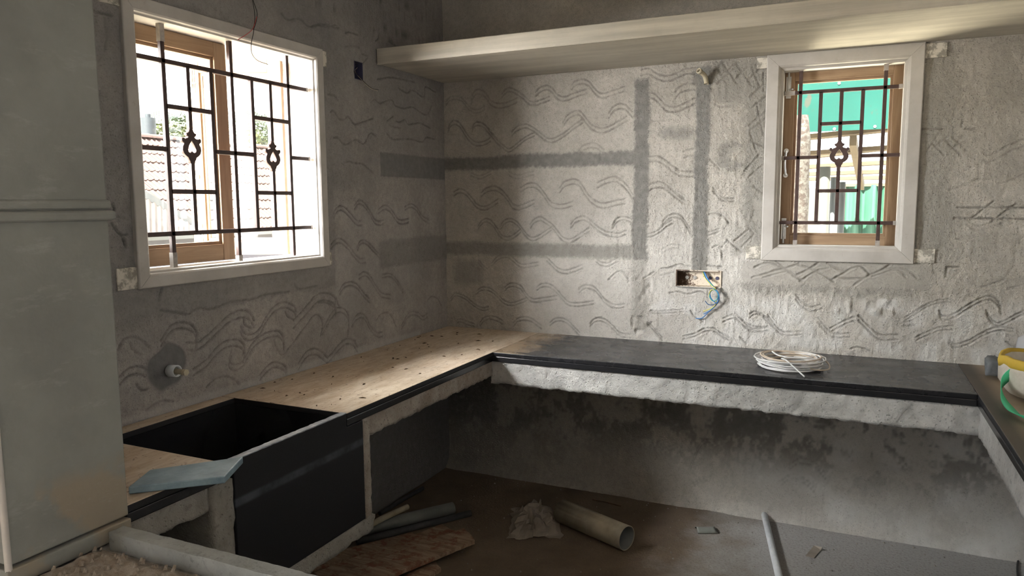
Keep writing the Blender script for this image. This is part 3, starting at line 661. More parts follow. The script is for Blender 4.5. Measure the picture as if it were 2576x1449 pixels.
# pier at the end of the cross wall, with its moulded bands
pier = struct('wall_pier', 'smooth grey plastered pier with two moulded bands at the left edge', 'pier')
PX, PY0, PY1 = .60, -2.852, -2.576
m = MB(); m.box(0, PX, PY0, PY1, .833, ZC); m.build('shaft', 'pier_plaster', pier, .004)
MB().box(0, PX-.015, PY0+.015, PY1-.003, .775, .84).build('core', 'dull_concrete', pier)
for z0, z1, pr in ((1.556, 1.578, .007), (1.532, 1.554, .013)):
    m = MB(); m.box(0, PX+pr, PY0-pr, PY1+pr, z0, z1); m.build('moulding', 'pier_plaster', pier, .008, 3)
MB().box(0, PX+.008, PY0-.008, PY1+.0, .790, .827).build('base_course', 'pier_plaster', pier, .003)
m = MB(); m.tube([(PX+.001, PY0-.001, .80), (PX+.001, PY0-.001, ZC)], .007, 8); m.build('corner_bead', 'primer', pier)
# low cross wall under it, with its ledge
lo = tag(MB().box(0, XW, PY0, PY1-.005, 0, .782).build('wall_ledge', 'dull_concrete', None, .004), 'low cross wall carrying the pier and the stone kerb', 'ledge', None, 'structure')

# loft slab above the back worktop
ls = thing('loft_slab', 'long pale concrete loft shelf across the back wall above both windows', 'shelf')
DS = .652
MB().box(.004, XW-.004, -DS, -.004, 2.243, 2.315).build('slab', 'shelf_concrete', ls, .003)
MB().box(.005, XW-.005, -DS-.002, -DS+.022, 2.239, 2.2435).build('drip_edge', 'shelf_concrete', ls, .001)

# ------------------------------------------------------------------ windows
def frame_ring(W, to3d, prof, depth, mat, parent, inner=None):
    """four mitred members; prof = [(inset, height)] from the outer to the inner edge"""
    C = [(W['u0'],W['v0'],1,1),(W['u1'],W['v0'],-1,1),(W['u1'],W['v1'],-1,-1),(W['u0'],W['v1'],1,-1)]
    full = prof+[(prof[-1][0], -depth), (prof[0][0], -depth)]
    n = len(full); names = ['sill_member','jamb','head_member','jamb']
    for k in range(4):
        A, B = C[k], C[(k+1) % 4]; m = MB()
        vs = [to3d(A[0]+A[2]*t, A[1]+A[3]*t, h) for t, h in full]+[to3d(B[0]+B[2]*t, B[1]+B[3]*t, h) for t, h in full]
        m.add(vs, [tuple(range(n)), tuple(range(n, 2*n))]+[(i, (i+1) % n, n+(i+1) % n, n+i) for i in range(n)])
        m.build(names[k], mat, parent, .0012, 1)
def ornament(to3d, u, v, h0, parent, sc=1.0):
    right = [(0,62),(5,58),(7,52),(11,47),(17,45),(15,40),(11,38),(10,34),(16,30),(21,29),(25,24),(27,30),(32,31),(35,27),(33,21),(28,18),(27,14),(32,6),(33,-4),(29,-14),(21,-21),(14,-25),(12,-31),(8,-36),(7,-42)]
    poly = right+[(-x, y) for x, y in reversed(right)]; poly = poly[:-1] if poly[0] == poly[-1] else poly
    hole = [(0,27),(6,19),(13,8),(17,-2),(15,-10),(8,-14),(3,-11),(0,-8),(-3,-11),(-8,-14),(-15,-10),(-17,-2),(-13,8),(-6,19)]
    cu = bpy.data.curves.new('ornament', 'CURVE'); cu.dimensions = '2D'; cu.fill_mode = 'BOTH'; cu.extrude = .006; cu.bevel_depth = .0016; cu.bevel_resolution = 1
    for pl in (poly, hole):
        sp = cu.splines.new('POLY'); sp.points.add(len(pl)-1); sp.use_cyclic_u = True
        for q, (a, b) in zip(sp.points, pl): q.co = (a*.00118*sc, b*.00118*sc, 0, 1)
    tmp = bpy.data.objects.new('tmp', cu); COL.objects.link(tmp)
    dg = bpy.context.evaluated_depsgraph_get(); me = bpy.data.meshes.new_from_object(tmp.evaluated_get(dg))
    bpy.data.objects.remove(tmp)
    for p in me.vertices: p.co = to3d(u+p.co.x, v+p.co.y, h0+p.co.z)
    me.name = 'ornament'; me.materials.clear(); me.materials.append(MATS['iron_primer'])
    o = bpy.data.objects.new('ornament', me); COL.objects.link(o); o.parent = parent
def grille(to3d, bars, orn, h0, parent, tips):
    gr = empty('grille'); gr.parent = parent; t = .0080
    for (a, b) in bars:
        m = MB(); d = Vector((b[0]-a[0], b[1]-a[1])).normalized()*.0; s_ = t
        if abs(a[0]-b[0]) < abs(a[1]-b[1]): q = [(a[0]-s_, a[1]), (a[0]+s_, a[1]), (b[0]+s_, b[1]), (b[0]-s_, b[1])]
        else: q = [(a[0], a[1]-s_), (b[0], b[1]-s_), (b[0], b[1]+s_), (a[0], a[1]+s_)]
        m.hexa([to3d(u, v, h0-s_) for u, v in q]+[to3d(u, v, h0+s_) for u, v in q]); m.build('bar', 'iron_primer', gr, .0014, 1)
    for (a, b) in tips:                                  # bare ends let into the frame
        m = MB(); s_ = t+.0012
        if abs(a[0]-b[0]) < abs(a[1]-b[1]): q = [(a[0]-s_, a[1]), (a[0]+s_, a[1]), (b[0]+s_, b[1]), (b[0]-s_, b[1])]
        else: q = [(a[0], a[1]-s_), (b[0], b[1]-s_), (b[0], b[1]+s_), (a[0], a[1]+s_)]
        m.hexa([to3d(u, v, h0-s_) for u, v in q]+[to3d(u, v, h0+s_) for u, v in q]); m.build('bar_end', 'iron_tip', gr)
    for u, v in orn: ornament(to3d, u, v, h0, gr)
    return gr
def casement(loc, ang, wdt, z0, z1, parent, flip, stile=.058, top=.055, bot=.062, th=.032, hardware=True):
    """a glazed leaf hinged at loc; it reaches wdt along the direction ang"""
    d = Vector((math.cos(ang), math.sin(ang), 0)); nrm = Vector((-d.y, d.x, 0))*flip; L = Vector((loc[0], loc[1], 0))
    def T(a, z, h): return tuple(L+d*a+nrm*h+Vector((0,0,z)))
    c = empty('casement'); c.parent = parent
    def bx(name, a0, a1, b0, b1, h0, h1, mat, bv=.002):
        m = MB(); m.hexa([T(a0,b0,h0),T(a1,b0,h0),T(a1,b0,h1),T(a0,b0,h1),T(a0,b1,h0),T(a1,b1,h0),T(a1,b1,h1),T(a0,b1,h1)]); return m.build(name, mat, c, bv)
    bx('stile', 0, stile, z0, z1, -th/2, th/2, 'teak_v'); bx('stile', wdt-stile, wdt, z0, z1, -th/2, th/2, 'teak_v')
    bx('rail', stile, wdt-stile, z1-top, z1, -th/2+.001, th/2-.001, 'teak_h'); bx('rail', stile, wdt-stile, z0, z0+bot, -th/2+.001, th/2-.001, 'teak_h')
    e = .012                                              # glazing beads
    for a0, a1, b0, b1 in ((stile, stile+e, z0+bot, z1-top), (wdt-stile-e, wdt-stile, z0+bot, z1-top)): bx('bead', a0, a1, b0, b1, -.008, .006, 'teak_v', .001)
    for a0, a1, b0, b1 in ((stile+e, wdt-stile-e, z0+bot, z0+bot+e), (stile+e, wdt-stile-e, z1-top-e, z1-top)): bx('bead', a0, a1, b0, b1, -.008, .006, 'teak_h', .001)
    bx('pane', stile+e, wdt-stile-e, z0+bot+e, z1-top-e, -.0015, .0015, 'glass_clear', 0)
    if hardware:
        a = wdt-stile*.5; h = th/2
        zc = (z0+z1)/2-.02
        m = MB(); m.tube(spline([T(a, zc-.055, h), T(a, zc-.05, h+.02), T(a+.004, zc, h+.026), T(a, zc+.05, h+.02), T(a, zc+.055, h)], 5), .005, 8)
        for s_ in (-1, 1): m.tube([T(a, zc+s_*.058, h-.002), T(a, zc+s_*.058, h+.005)], .011, 10)
        m.build('handle', 'steel', c)
        for zz, s_ in ((z1-.02, -1), (z0+.02, 1)):
            m = MB(); m.tube([T(a, zz, h+.007), T(a, zz+s_*.10, h+.007)], .005, 8); m.tube([T(a, zz+s_*.08, h+.007), T(a-.02, zz+s_*.08, h+.012)], .004, 6)
            m.hexa([T(p, q, r) for p, q, r in ((a-.011,zz+s_*.02,h),(a+.011,zz+s_*.02,h),(a+.011,zz+s_*.02,h+.003),(a-.011,zz+s_*.02,h+.003),(a-.011,zz+s_*.12,h),(a+.011,zz+s_*.12,h),(a+.011,zz+s_*.12,h+.003),(a-.011,zz+s_*.12,h+.003))])
            m.build('bolt', 'steel', c)
    return c
PROF = [(0,.0),(0,.014),(.003,.017),(.040,.017),(.046,.012),(.049,.004),(.056,.0)]
PROFB = [(0,.0),(0,.018),(.003,.021),(.052,.021),(.060,.014),(.064,.004),(.075,.0)]
# left wall window, two leaves: one shut, one swung out
w1 = struct('window_1', 'white primed double window with dark iron grille in the left wall', 'window')
frame_ring(WL, to_left, PROF, .125, 'primer', w1)
gv = [(-1.87,2.181,1.348),(-1.564,2.181,1.348),(-1.256,2.181,1.348)]
bars = [((u, z1), (u, z0)) for u, z1, z0 in gv]
bars += [((u, 2.056), (u, 1.466)) for u in (-1.665,-1.461)]
for u, v in ((-1.768,1.765),(-1.360,1.752)): bars += [((u, 2.056), (u, v+.070)), ((u, v-.046), (u, 1.466))]
bars += [((-1.992, z), (-1.136, z)) for z in (2.056, 1.466)]
bars += [((-1.87,1.905),(-1.665,1.905)),((-1.87,1.613),(-1.665,1.613)),((-1.461,1.908),(-1.256,1.908)),((-1.461,1.613),(-1.256,1.613)),
         ((-1.992,1.758),(-1.87,1.758)),((-1.665,1.762),(-1.461,1.762)),((-1.256,1.762),(-1.136,1.762))]
tips = [((-1.87,2.181),(-1.87,2.12)),((-1.87,1.348),(-1.87,1.40)),((-1.564,1.348),(-1.564,1.37)),((-1.136,2.056),(-1.146,2.056)),((-1.136,1.762),(-1.148,1.762)),((-1.136,1.466),(-1.148,1.466))]
grille(to_left, bars, [(-1.768,1.765),(-1.360,1.752)], -.03, w1, tips)
casement((-.10, -1.995), math.pi/2, .465, 1.352, 2.178, w1, -1, hardware=False)
casement((-.135, -1.165), math.atan2(-.165, -.37), .415, 1.346, 2.188, w1, 1)
for u0, u1, v0, v1 in ((-1.075,-1.045,1.292,1.350),(-1.075,-1.035,2.165,2.232),(-2.115,-2.045,2.19,2.245),(-2.12,-2.045,1.292,1.365)):
    m = MB(); m.box(-.02, .0065, u0, u1, v0, v1); m.build('frame_horn', 'horn_wood', w1, .002)
tag(MB().rough(-.54, -.2, -2.5, -.7, 2.238, 2.30, .06, .001, 5).build('sun_shade', 'shade_concrete'), 'cream concrete sun shade slab outside over the left window', 'sun shade')
# back wall window, one shut leaf
w2 = struct('window_2', 'small white primed window with iron grille and brown casement in the back wall', 'window')
frame_ring(WB, to_back, PROFB, .125, 'primer', w2)
bars = [((1.894,2.18),(1.894,1.352)),((2.2465,2.18),(2.2465,1.352))]+[((u,2.067),(u,1.466)) for u in (1.983,2.158)]+[((2.070,2.067),(2.070,1.842)),((2.070,1.726),(2.070,1.466))]
bars += [((1.822,z),(2.322,z)) for z in (2.068,1.465)]
bars += [((1.983,1.920),(2.158,1.920)),((1.983,1.613),(2.158,1.613)),((1.822,1.769),(1.983,1.769)),((2.158,1.769),(2.322,1.769))]
tips = [((1.894,2.18),(1.894,2.165)),((2.2465,2.18),(2.2465,2.14)),((1.894,1.352),(1.894,1.382)),((2.2465,1.352),(2.2465,1.385)),((1.822,2.068),(1.87,2.068)),((2.322,2.068),(2.30,2.068)),((1.822,1.769),(1.83,1.769)),((2.322,1.465),(2.305,1.465))]
grille(to_back, bars, [(2.070,1.772)], -.03, w2, tips)
casement((2.335, .085), math.pi, .525, 1.345, 2.190, w2, 1, .056, .062, .058)
for u0, u1, v0, v1 in ((1.675,1.748,1.290,1.352),(2.39,2.475,1.290,1.352),(1.70,1.748,2.185,2.236),(2.39,2.475,2.175,2.236)):
    m = MB(); m.box(u0, u1, -.0085, .02, v0, v1); m.build('frame_horn', 'horn_wood', w2, .002)

# ------------------------------------------------------------------ worktops
wt = thing('granite_worktop', 'black granite worktop running round three sides of the kitchen', 'worktop')
GT = .020
def slab(x0, x1, y0, y1, mat, z1=HC, z0=HC-GT): return MB().box(x0, x1, y0, y1, z0, z1).build('slab', mat, wt, .003, 2)
SX0, SX1, SY0, SY1 = .072, .562, -2.252, -1.722           # sink opening
tag(slab(.004, D, SY1, -.004, 'dusty_granite'), 'granite slab under brown dust')
slab(.004, SX0, SY0, SY1, 'dusty_granite'); tag(slab(.004, D, -2.572, SY0, 'dusty_granite'), 'dusty slab left of the sink')
tag(slab(D, XR, -D, -.004, 'smeared_granite'), 'black slab with pale smears')
tag(slab(XR, XW-.004, -2.55, -.004, 'right_granite'), 'dusty slab on the right')
def strip(x0, x1, y0, y1): return MB().box(x0, x1, y0, y1, HC-.046, HC-GT).build('edge_strip', 'black_granite', wt, .003)
strip(D-.03, D, SY1, -D+.03); strip(D-.03, D, -2.572, SY0-.03); strip(D-.03, XR+.0, -D, -D+.03); strip(XR, XR+.03, -2.55, -D)
sk = thing('granite_sink', 'deep black granite sink built into the left worktop', 'sink')
MB().box(SX0-.016, SX0, SY0, SY1, .45, HC-GT).build('panel', 'black_granite', sk); MB().box(SX0-.016, SX1, SY1, SY1+.016, .45, HC-GT).build('panel', 'black_granite', sk)
MB().box(SX0-.016, SX1, SY0-.016, SY0, .45, HC-GT).build('panel', 'black_granite', sk); MB().box(SX0, SX1, SY0, SY1, .44, .46).build('basin_floor', 'black_granite', sk)
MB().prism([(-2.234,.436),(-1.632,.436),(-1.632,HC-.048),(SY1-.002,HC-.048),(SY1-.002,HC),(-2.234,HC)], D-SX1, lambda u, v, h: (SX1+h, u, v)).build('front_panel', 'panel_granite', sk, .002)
MB().rough(SX1+.001, D+.0015, -2.233, SY1-.004, HC+.0005, HC+.0035, .012, .0012, 17, 60).build('rim', 'chipped_highlight', sk, smooth=False)  # pale chipped edge, its light colour also painting in the edge highlight
# concrete that carries the worktops
cs = thing('counter_slab', 'rough raw concrete slab under the granite worktops', 'slab')
def con(x0, x1, y0, y1, z0, z1, mat, res=.016, amp=.005, seed=1, nm='concrete_beam'): return MB().rough(x0, x1, y0, y1, z0, z1, res, amp, seed).build(nm, mat, cs)
con(D-.035, D-.010, -1.60, -D+.02, .730, HC-.046, 'post_concrete', .012, .006, 2)
con(D-.015, XR+.02, -D+.010, -D+.05, .694, HC-.046, 'rough_concrete', .013, .007, 3)
con(XR+.010, XR+.05, -2.54, -D+.03, .694, HC-.046, 'rough_concrete', .016, .006, 4)
con(D-.035, D-.010, -2.57, -2.315, .735, HC-.046, 'dull_concrete', .012, .006, 5)
for b in ((.006, D-.03, -1.62, -.006, .745, HC-GT-.001), (D-.03, XR+.03, -D+.045, -.052, .70, HC-GT-.001), (XR+.03, XW-.006, -2.53, -.052, .70, HC-GT-.001), (.006, D-.03, -2.57, -2.32, .745, HC-GT-.001)):
    MB().box(*b).build('deck', 'dull_concrete', cs)
sp = thing('sink_support', 'raw concrete shelf and uprights carrying the sink', 'support')
def sup(x0, x1, y0, y1, z0, z1, mat, seed, nm, amp=.005): return MB().rough(x0, x1, y0, y1, z0, z1, .016, amp, seed).build(nm, mat, sp)
sup(.02, D-.006, -1.628, -1.585, .40, .80, 'post_concrete', 6, 'upright'); sup(.02, D-.004, -2.315, -2.238, .0, .80, 'dull_concrete', 7, 'upright')
sup(.02, D-.002, -2.24, -1.578, .375, .432, 'dull_concrete', 8, 'shelf', .006)

# ------------------------------------------------------------------ things on the worktops and the ledge
P4 = [PF(*q, HC+.021) for q in ((322,1225),(565,1198),(611.5,1148),(377,1181))]
m = MB(); lowp = [Vector((p.x, p.y, HC+.0015)) for p in P4]; m.hexa(lowp+[Vector(p) for p in P4])
tag(m.build('stone_offcut', 'offcut_stone', None, .003), 'loose blue grey stone offcut lying across the worktop corner by the sink', 'stone')
kb = MB(); kb.rough(PX+.028, 2.35, -2.650, -2.612, .784, .826, .0125, .0016, 12, 40)
tag(kb.build('stone_kerb', 'kerb_stone', smooth=False), 'long chipped grey stone kerb on the low ledge beside the pier', 'kerb')
m = MB(); rs = random.Random(3); nx, ny = 60, 16; vs = []; fs = []
for i in range(nx+1):
    for j in range(ny+1):
        x = PX+.012+i*.6/nx; y = -2.655-j*.19/ny
        e = min(1, j/3, (ny-j)/3, i/2, (nx-i)/4)
        vs.append((x, y, .783+max(0, e)*(.008+.014*abs(mnoise.noise(Vector((x*18, y*18, 2))))+.006*rs.random())))
for i in range(nx):
    for j in range(ny): a = i*(ny+1)+j; fs.append((a, a+ny+1, a+ny+2, a+1))
m.add(vs, fs, True)
for k in range(160):
    x, y, r = PX+.02+rs.random()*.5, -2.67-rs.random()*.16, .002+rs.random()*.006
    z = .797; m.add([(x+r,y,z),(x-r,y+r*.4,z),(x,y-r,z),(x,y+r,z+r),(x,y,z+r*1.5)], [(0,3,4),(3,1,4),(1,2,4),(2,0,4)])
tag(m.build('rubble', 'rubble_sand', fix=False), 'brown sand and mortar rubble spilled on the ledge', 'rubble', None, 'stuff')
# crumbs on the dusty slab
m = MB()
for k in range(46):
    x, y = .03+rs.random()*.5, -.05-rs.random()*1.64; l = .004+rs.random()**2*.012; a = rs.random()*6.3
    dx, dy = math.cos(a)*l, math.sin(a)*l; z = HC+.0006
    m.hexa([(x-dx,y-dy,z),(x+dy*.25,y-dx*.25,z),(x+dx,y+dy,z),(x-dy*.25,y+dx*.25,z),(x-dx,y-dy,z+.001),(x+dy*.25,y-dx*.25,z+.003),(x+dx,y+dy,z+.001),(x-dy*.25,y+dx*.25,z+.004)])
tag(m.build('crumbs', 'leaf_dry'), 'dry leaf crumbs and chips scattered over the brown dusty slab', 'crumbs', None, 'stuff')
# coil of cable
ck = thing('cable_coil', 'coil of thin white and cream cable lying on the black back worktop', 'cable')
cx, cy = 1.915, -.365
def coil(turns, seed, R, z0, mat, tail=None, squeeze=.98):
    rr = random.Random(seed); pts = []; ph = rr.random()*6
    for t in range(turns):
        ra = R+rr.uniform(-.017, .017); ox, oy = rr.uniform(-.010, .010), rr.uniform(-.010, .010); zz = z0+rr.uniform(0, .044); tilt = rr.uniform(-.008, .008)
        for k in range(18):
            a = ph+2*math.pi*k/18
            pts.append((cx+ox+math.cos(a)*ra, cy+oy+math.sin(a)*ra*squeeze, max(HC+.004, zz+tilt*math.cos(a)+.002*math.sin(3*a+t))))
    sm = []
    for i in range(len(pts)):                               # even the joins from turn to turn
        q = pts[max(0, i-2):i+3]; sm.append(tuple(sum(p[j] for p in q)/len(q) for j in range(3)))
    if tail: sm = sm+[(t[0], t[1], t[2]) for t in spline([sm[-1]]+tail, 6)[1:]]
    MB().tube(sm, .0032, 6).build('strand', mat, ck)
p_end = PF(2024, 948, HC+.004)
coil(9, 1, .137, HC+.006, 'wire_white', [(1.90,-.46,HC+.055),(1.915,-.49,HC+.05),tuple(p_end)])
coil(7, 2, .140, HC+.008, 'wire_white'); coil(5, 3, .132, HC+.016, 'wire_cream'); coil(3, 5, .150, HC+.004, 'wire_white')
MB().tube(spline([(1.90,-.47,HC+.004),(1.90,-.49,HC+.03),(1.90,-.44,HC+.055),(1.90,-.41,HC+.03),(1.90,-.46,HC+.006)], 6), .0032, 6).build('tie', 'wire_white', ck)
MB().tube(spline([(1.86,-.27,HC+.03),(1.84,-.33,HC+.055),(1.88,-.40,HC+.052),(1.97,-.40,HC+.048),(2.01,-.36,HC+.05)], 6), .0032, 6).build('strand', 'wire_white', ck)
MB().tube(spline([(2.0,-.33,HC+.05),(2.06,-.33,HC+.03),(2.075,-.40,HC+.012),(2.02,-.46,HC+.016),(1.96,-.42,HC+.03)], 6), .0032, 6).build('strand', 'wire_cream', ck)
# bag with straps on the right hand worktop
bag = thing('carry_bag', 'cloth carry bag with yellow hem and loose green straps on the right worktop', 'bag')
bx0, by0 = 2.875, -.52
m = MB(); n = 28; rows = []
for k, (rr, z) in enumerate([(.10,.003),(.155,.01),(.175,.05),(.178,.10),(.172,.135),(.165,.128),(.150,.07),(.11,.045)]):
    rows.append([(bx0+math.cos(2*math.pi*i/n)*rr*1.25*(1+.05*mnoise.noise(Vector((i*.7, k*.5, 1)))), by0+math.sin(2*math.pi*i/n)*rr*1.25*(1+.07*mnoise.noise(Vector((i*.6, k*.4, 4)))), HC+z+.012*mnoise.noise(Vector((i*.5, k*.3, 9)))*(k > 1)) for i in range(n)])
vs = [p for q in rows for p in q]; fs = [(k*n+i, k*n+(i+1) % n, (k+1)*n+(i+1) % n, (k+1)*n+i) for k in range(len(rows)-1) for i in range(n)]
fs += [tuple(range(n))[::-1], tuple(range((len(rows)-1)*n, len(rows)*n))]
m.add(vs, fs, True); m.build('body', 'sack_cloth', bag)
hem = rows[4]; m = MB(); vs = []; fs = []
for i in range(n):
    x, y, z = hem[i]; dx, dy = x-bx0, y-by0
    for s_, dz in ((1.02,-.030),(1.035,-.012),(1.02,.008),(.97,.010),(.95,-.008)): vs.append((bx0+dx*s_, by0+dy*s_, z+dz))
for i in range(n):
    for k in range(4): fs.append((i*5+k, ((i+1) % n)*5+k, ((i+1) % n)*5+k+1, i*5+k+1))
m.add(vs, fs, True); o = m.build('hem', 'hem_yellow', bag); md = o.modifiers.new('solid', 'SOLIDIFY'); md.thickness = .004
def ribbon(pts, wd, mat, parent, name, tw=0, th=.0025):
    P = spline(pts, 8); m = MB(); vs = []; fs = []
    for i, p in enumerate(P):
        d = (P[min(i+1, len(P)-1)]-P[max(0, i-1)]).normalized(); a = tw+.7*math.sin(i*.13)
        sd = d.cross(Vector((0,0,1))); sd = sd.normalized() if sd.length > .05 else Vector((0,1,0)); u = sd.cross(d)
        o_ = (sd*math.cos(a)+u*math.sin(a))*wd/2
        q1, q2 = p-o_, p+o_; q1.z = max(q1.z, HC+.003); q2.z = max(q2.z, HC+.003); vs += [q1, q2]
    for i in range(len(P)-1): fs.append((2*i, 2*i+1, 2*i+3, 2*i+2))
    m.add(vs, fs, True); o = m.build(name, mat, parent, fix=False); md = o.modifiers.new('solid', 'SOLIDIFY'); md.thickness = th; md.offset = 0
    return o
ribbon([(2.75,-.62,HC+.11),(2.69,-.61,HC+.10),(2.65,-.63,HC+.055),(2.647,-.70,HC+.03),(2.643,-.80,HC+.022),(2.652,-.90,HC+.018),(2.69,-.965,HC+.018),(2.80,-.93,HC+.018),(2.86,-.82,HC+.03)], .035, 'strap_green', bag, 'strap', 1.0)
ribbon([(2.76,-.66,HC+.07),(2.735,-.66,HC+.13),(2.78,-.62,HC+.165),(2.85,-.60,HC+.15),(2.83,-.68,HC+.09),(2.775,-.73,HC+.07),(2.84,-.80,HC+.06)], .032, 'strap_green', bag, 'strap', 1.3)
m = MB(); n = 20; vs = []
for k, (r, z) in enumerate([(.055,.002),(.068,.06),(.07,.12),(.062,.155),(.04,.170),(.012,.172)]):
    for i in range(n): a = 2*math.pi*i/n; vs.append((2.835+math.cos(a)*r*(1+.06*math.sin(3*a+k)), -.16+math.sin(a)*r*.9, HC+z))
m.add(vs, [(k*n+i, k*n+(i+1) % n, (k+1)*n+(i+1) % n, (k+1)*n+i) for k in range(5) for i in range(n)]+[tuple(range(n))[::-1], tuple(range(5*n, 6*n))], True)
tag(m.build('plastic_cover', 'clear_plastic'), 'crumpled clear plastic cover standing behind the carry bag', 'plastic bag')
m = MB().rough(2.66, 2.735, -.30, -.20, HC+.011, HC+.075, .016, .014, 21, 16)
tag(m.build('stone_chunk', 'grey_stone', smooth=True), 'dark grey stone chunk on the back worktop corner by the bag', 'stone')
for i, (a, b, mt, lab) in enumerate((((2.70,-.79),(2.79,-.77),'paper_yellow','yellow paper strip lying inside the green strap loop'),((2.715,-.845),(2.80,-.825),'paper_blue','pale blue packet lying inside the green strap loop'))):
    m = MB(); z = HC+.001; m.hexa([(a[0],a[1]-.018,z),(b[0],b[1]-.018,z),(b[0],b[1]+.018,z),(a[0],a[1]+.018,z),(a[0],a[1]-.018,z+.004),(b[0],b[1]-.018,z+.007),(b[0],b[1]+.018,z+.006),(a[0],a[1]+.018,z+.004)])
    tag(m.build('packet', mt, None, .001), lab, 'packet')

# ------------------------------------------------------------------ pipes, boxes and wires on the walls
tp = thing('tap_stub', 'capped white pipe stub sticking out of the dark mortar patch', 'pipe')
c = hit(424, 932, 0, 0.0); ty, tz = c.y, c.z
MB().hollow((.006, ty, tz), (.040, ty+.002, tz+.001), .021, .0165).build('coupling', 'pvc_white', tp)
MB().tube([(-.01, ty, tz), (.034, ty, tz)], .0155, 20).build('core', 'pvc_grey', tp)
MB().tube([(.034, ty+.002, tz), (.075, ty+.002, tz)], .0095, 14).build('plug', 'bamboo', tp); MB().tube([(.072, ty+.002, tz), (.084, ty+.002, tz)], .012, 6).build('plug_cap', 'pvc_cream', tp)
cd = thing('conduit_elbow', 'cream plastic conduit bend poking out at the top of the mortar chase', 'pipe')
e0 = hit(1777, 206, 1, -.012); e1 = hit(1772, 190, 1, -.03); e2 = hit(1758, 178, 1, -.065)
P = spline([e0-Vector((0,0,.01)), e0, e1, e2], 8)
MB().tube(P, .0115, 14, caps=False).build('bend', 'pvc_cream', cd)
dd = (P[-1]-P[-4]).normalized(); MB().hollow(P[-1]-dd*.012, P[-1]+dd*.004, .0135, .0098, 20).build('mouth', 'pvc_cream', cd)
bxw = thing('switch_box', 'rusty open metal switch box let into the back wall', 'switch box')
u0, u1, v0, v1 = SWB
def bp(name, *a, mat='box_metal'): return MB().box(*a).build(name, mat, bxw)
bp('back_plate', u0-.004, u1+.004, .044, .047, v0-.004, v1+.004); bp('side', u0-.004, u0+.0, -.004, .046, v0-.004, v1+.004); bp('side', u1, u1+.004, -.004, .046, v0-.004, v1+.004)
bp('side', u0, u1, -.004, .046, v0-.004, v0); bp('side', u0, u1, -.004, .046, v1, v1+.004); bp('lip', u0-.002, u1+.002, -.012, -.004, v0-.008, v0-.003, mat='steel')
for x_ in (1.385, 1.425, 1.50, 1.535):
    MB().tube([(x_, .044, 1.184), (x_, .0405, 1.184)], .009, 12).build('knockout', 'steel' if x_ < 1.5 else 'box_dark', bxw)
def wire(name, px, mat, parent, r=.0022, ax=1, plane=0.0):
    MB().tube(spline([hit(x, y, ax, plane-d if ax == 1 else plane+d) for x, y, d in px], 7), r, 6).build(name, mat, parent)
wr = thing('box_wires', 'loop of blue and yellow wires hanging out of the switch box', 'wires')
wire('wire', [(1771,683,-.03),(1778,700,-.02),(1792,718,.008),(1800,728,.02),(1808,745,.03),(1803,762,.03),(1790,752,.03),(1786,737,.03),(1794,727,.028),(1806,735,.035),(1809,752,.03),(1800,768,.02),(1786,781,.015),(1770,790,.012)], 'wire_blue', wr)
wire('wire', [(1769,683,-.03),(1776,700,-.022),(1790,716,.01),(1797,726,.025),(1788,733,.03),(1785,746,.03),(1793,757,.03),(1804,752,.035),(1806,738,.03),(1796,727,.035)], 'wire_teal', wr)
wire('wire', [(1767,683,-.03),(1774,699,-.02),(1790,718,.012),(1800,727,.03),(1789,730,.035),(1784,742,.03),(1790,756,.028),(1801,758,.03),(1797,770,.02),(1783,778,.014),(1769,783,.012)], 'wire_yellow', wr)
wire('wire', [(1773,684,-.03),(1784,706,-.01),(1796,722,.02),(1807,738,.028),(1806,756,.03),(1795,766,.025),(1782,766,.022),(1774,757,.02)], 'wire_navy', wr)
wire('wire', [(1772,684,-.03),(1782,704,-.01),(1795,722,.015),(1805,736,.022),(1808,756,.02),(1797,772,.015),(1780,787,.012),(1766,800,.010),(1750,801,.009)], 'wire_blue', wr)
jb = thing('junction_box', 'small dark open junction box in the left wall near the shelf', 'junction box')
a0, a1, b0, b1 = JBL
for q in ((-.05,-.046,a0-.003,a1+.003,b0-.003,b1+.003),(-.048,.003,a0-.003,a0,b0-.003,b1+.003),(-.048,.003,a1,a1+.003,b0-.003,b1+.003),(-.048,.003,a0,a1,b0-.003,b0),(-.048,.003,a0,a1,b1,b1+.003)):
    MB().box(*q).build('side' if q[0] > -.05 else 'back_plate', 'box_dark', jb)
jw = thing('junction_wires', 'two thin wires trailing from the dark junction box', 'wires')
wire('wire', [(897,163,-.02),(890,172,-.01),(891,180,.004),(905,194,.02),(922,212,.02),(937,223,.012),(952,226,.008)], 'wire_dark', jw, .0014, 0)
wire('wire', [(899,170,-.02),(893,178,-.006),(900,190,.012),(914,205,.018),(930,221,.015),(950,229,.008)], 'wire_cream', jw, .0012, 0)
hw = thing('hanging_wires', 'thin dark and red wires dangling over the left window head', 'wires')
wire('wire', [(630,-25,.01),(636,5,.03),(641,40,.045),(638,80,.05),(632,110,.05),(634,135,.045),(648,152,.04),(674,162,.035)], 'wire_dark', hw, .0014, 0)
wire('wire', [(628,-25,.01),(640,10,.03),(647,35,.04),(643,60,.05),(637,75,.05)], 'wire_dark', hw, .0014, 0)
wire('wire', [(646,42,.045),(636,72,.05),(618,88,.04),(598,100,.03)], 'wire_red', hw, .0014, 0)

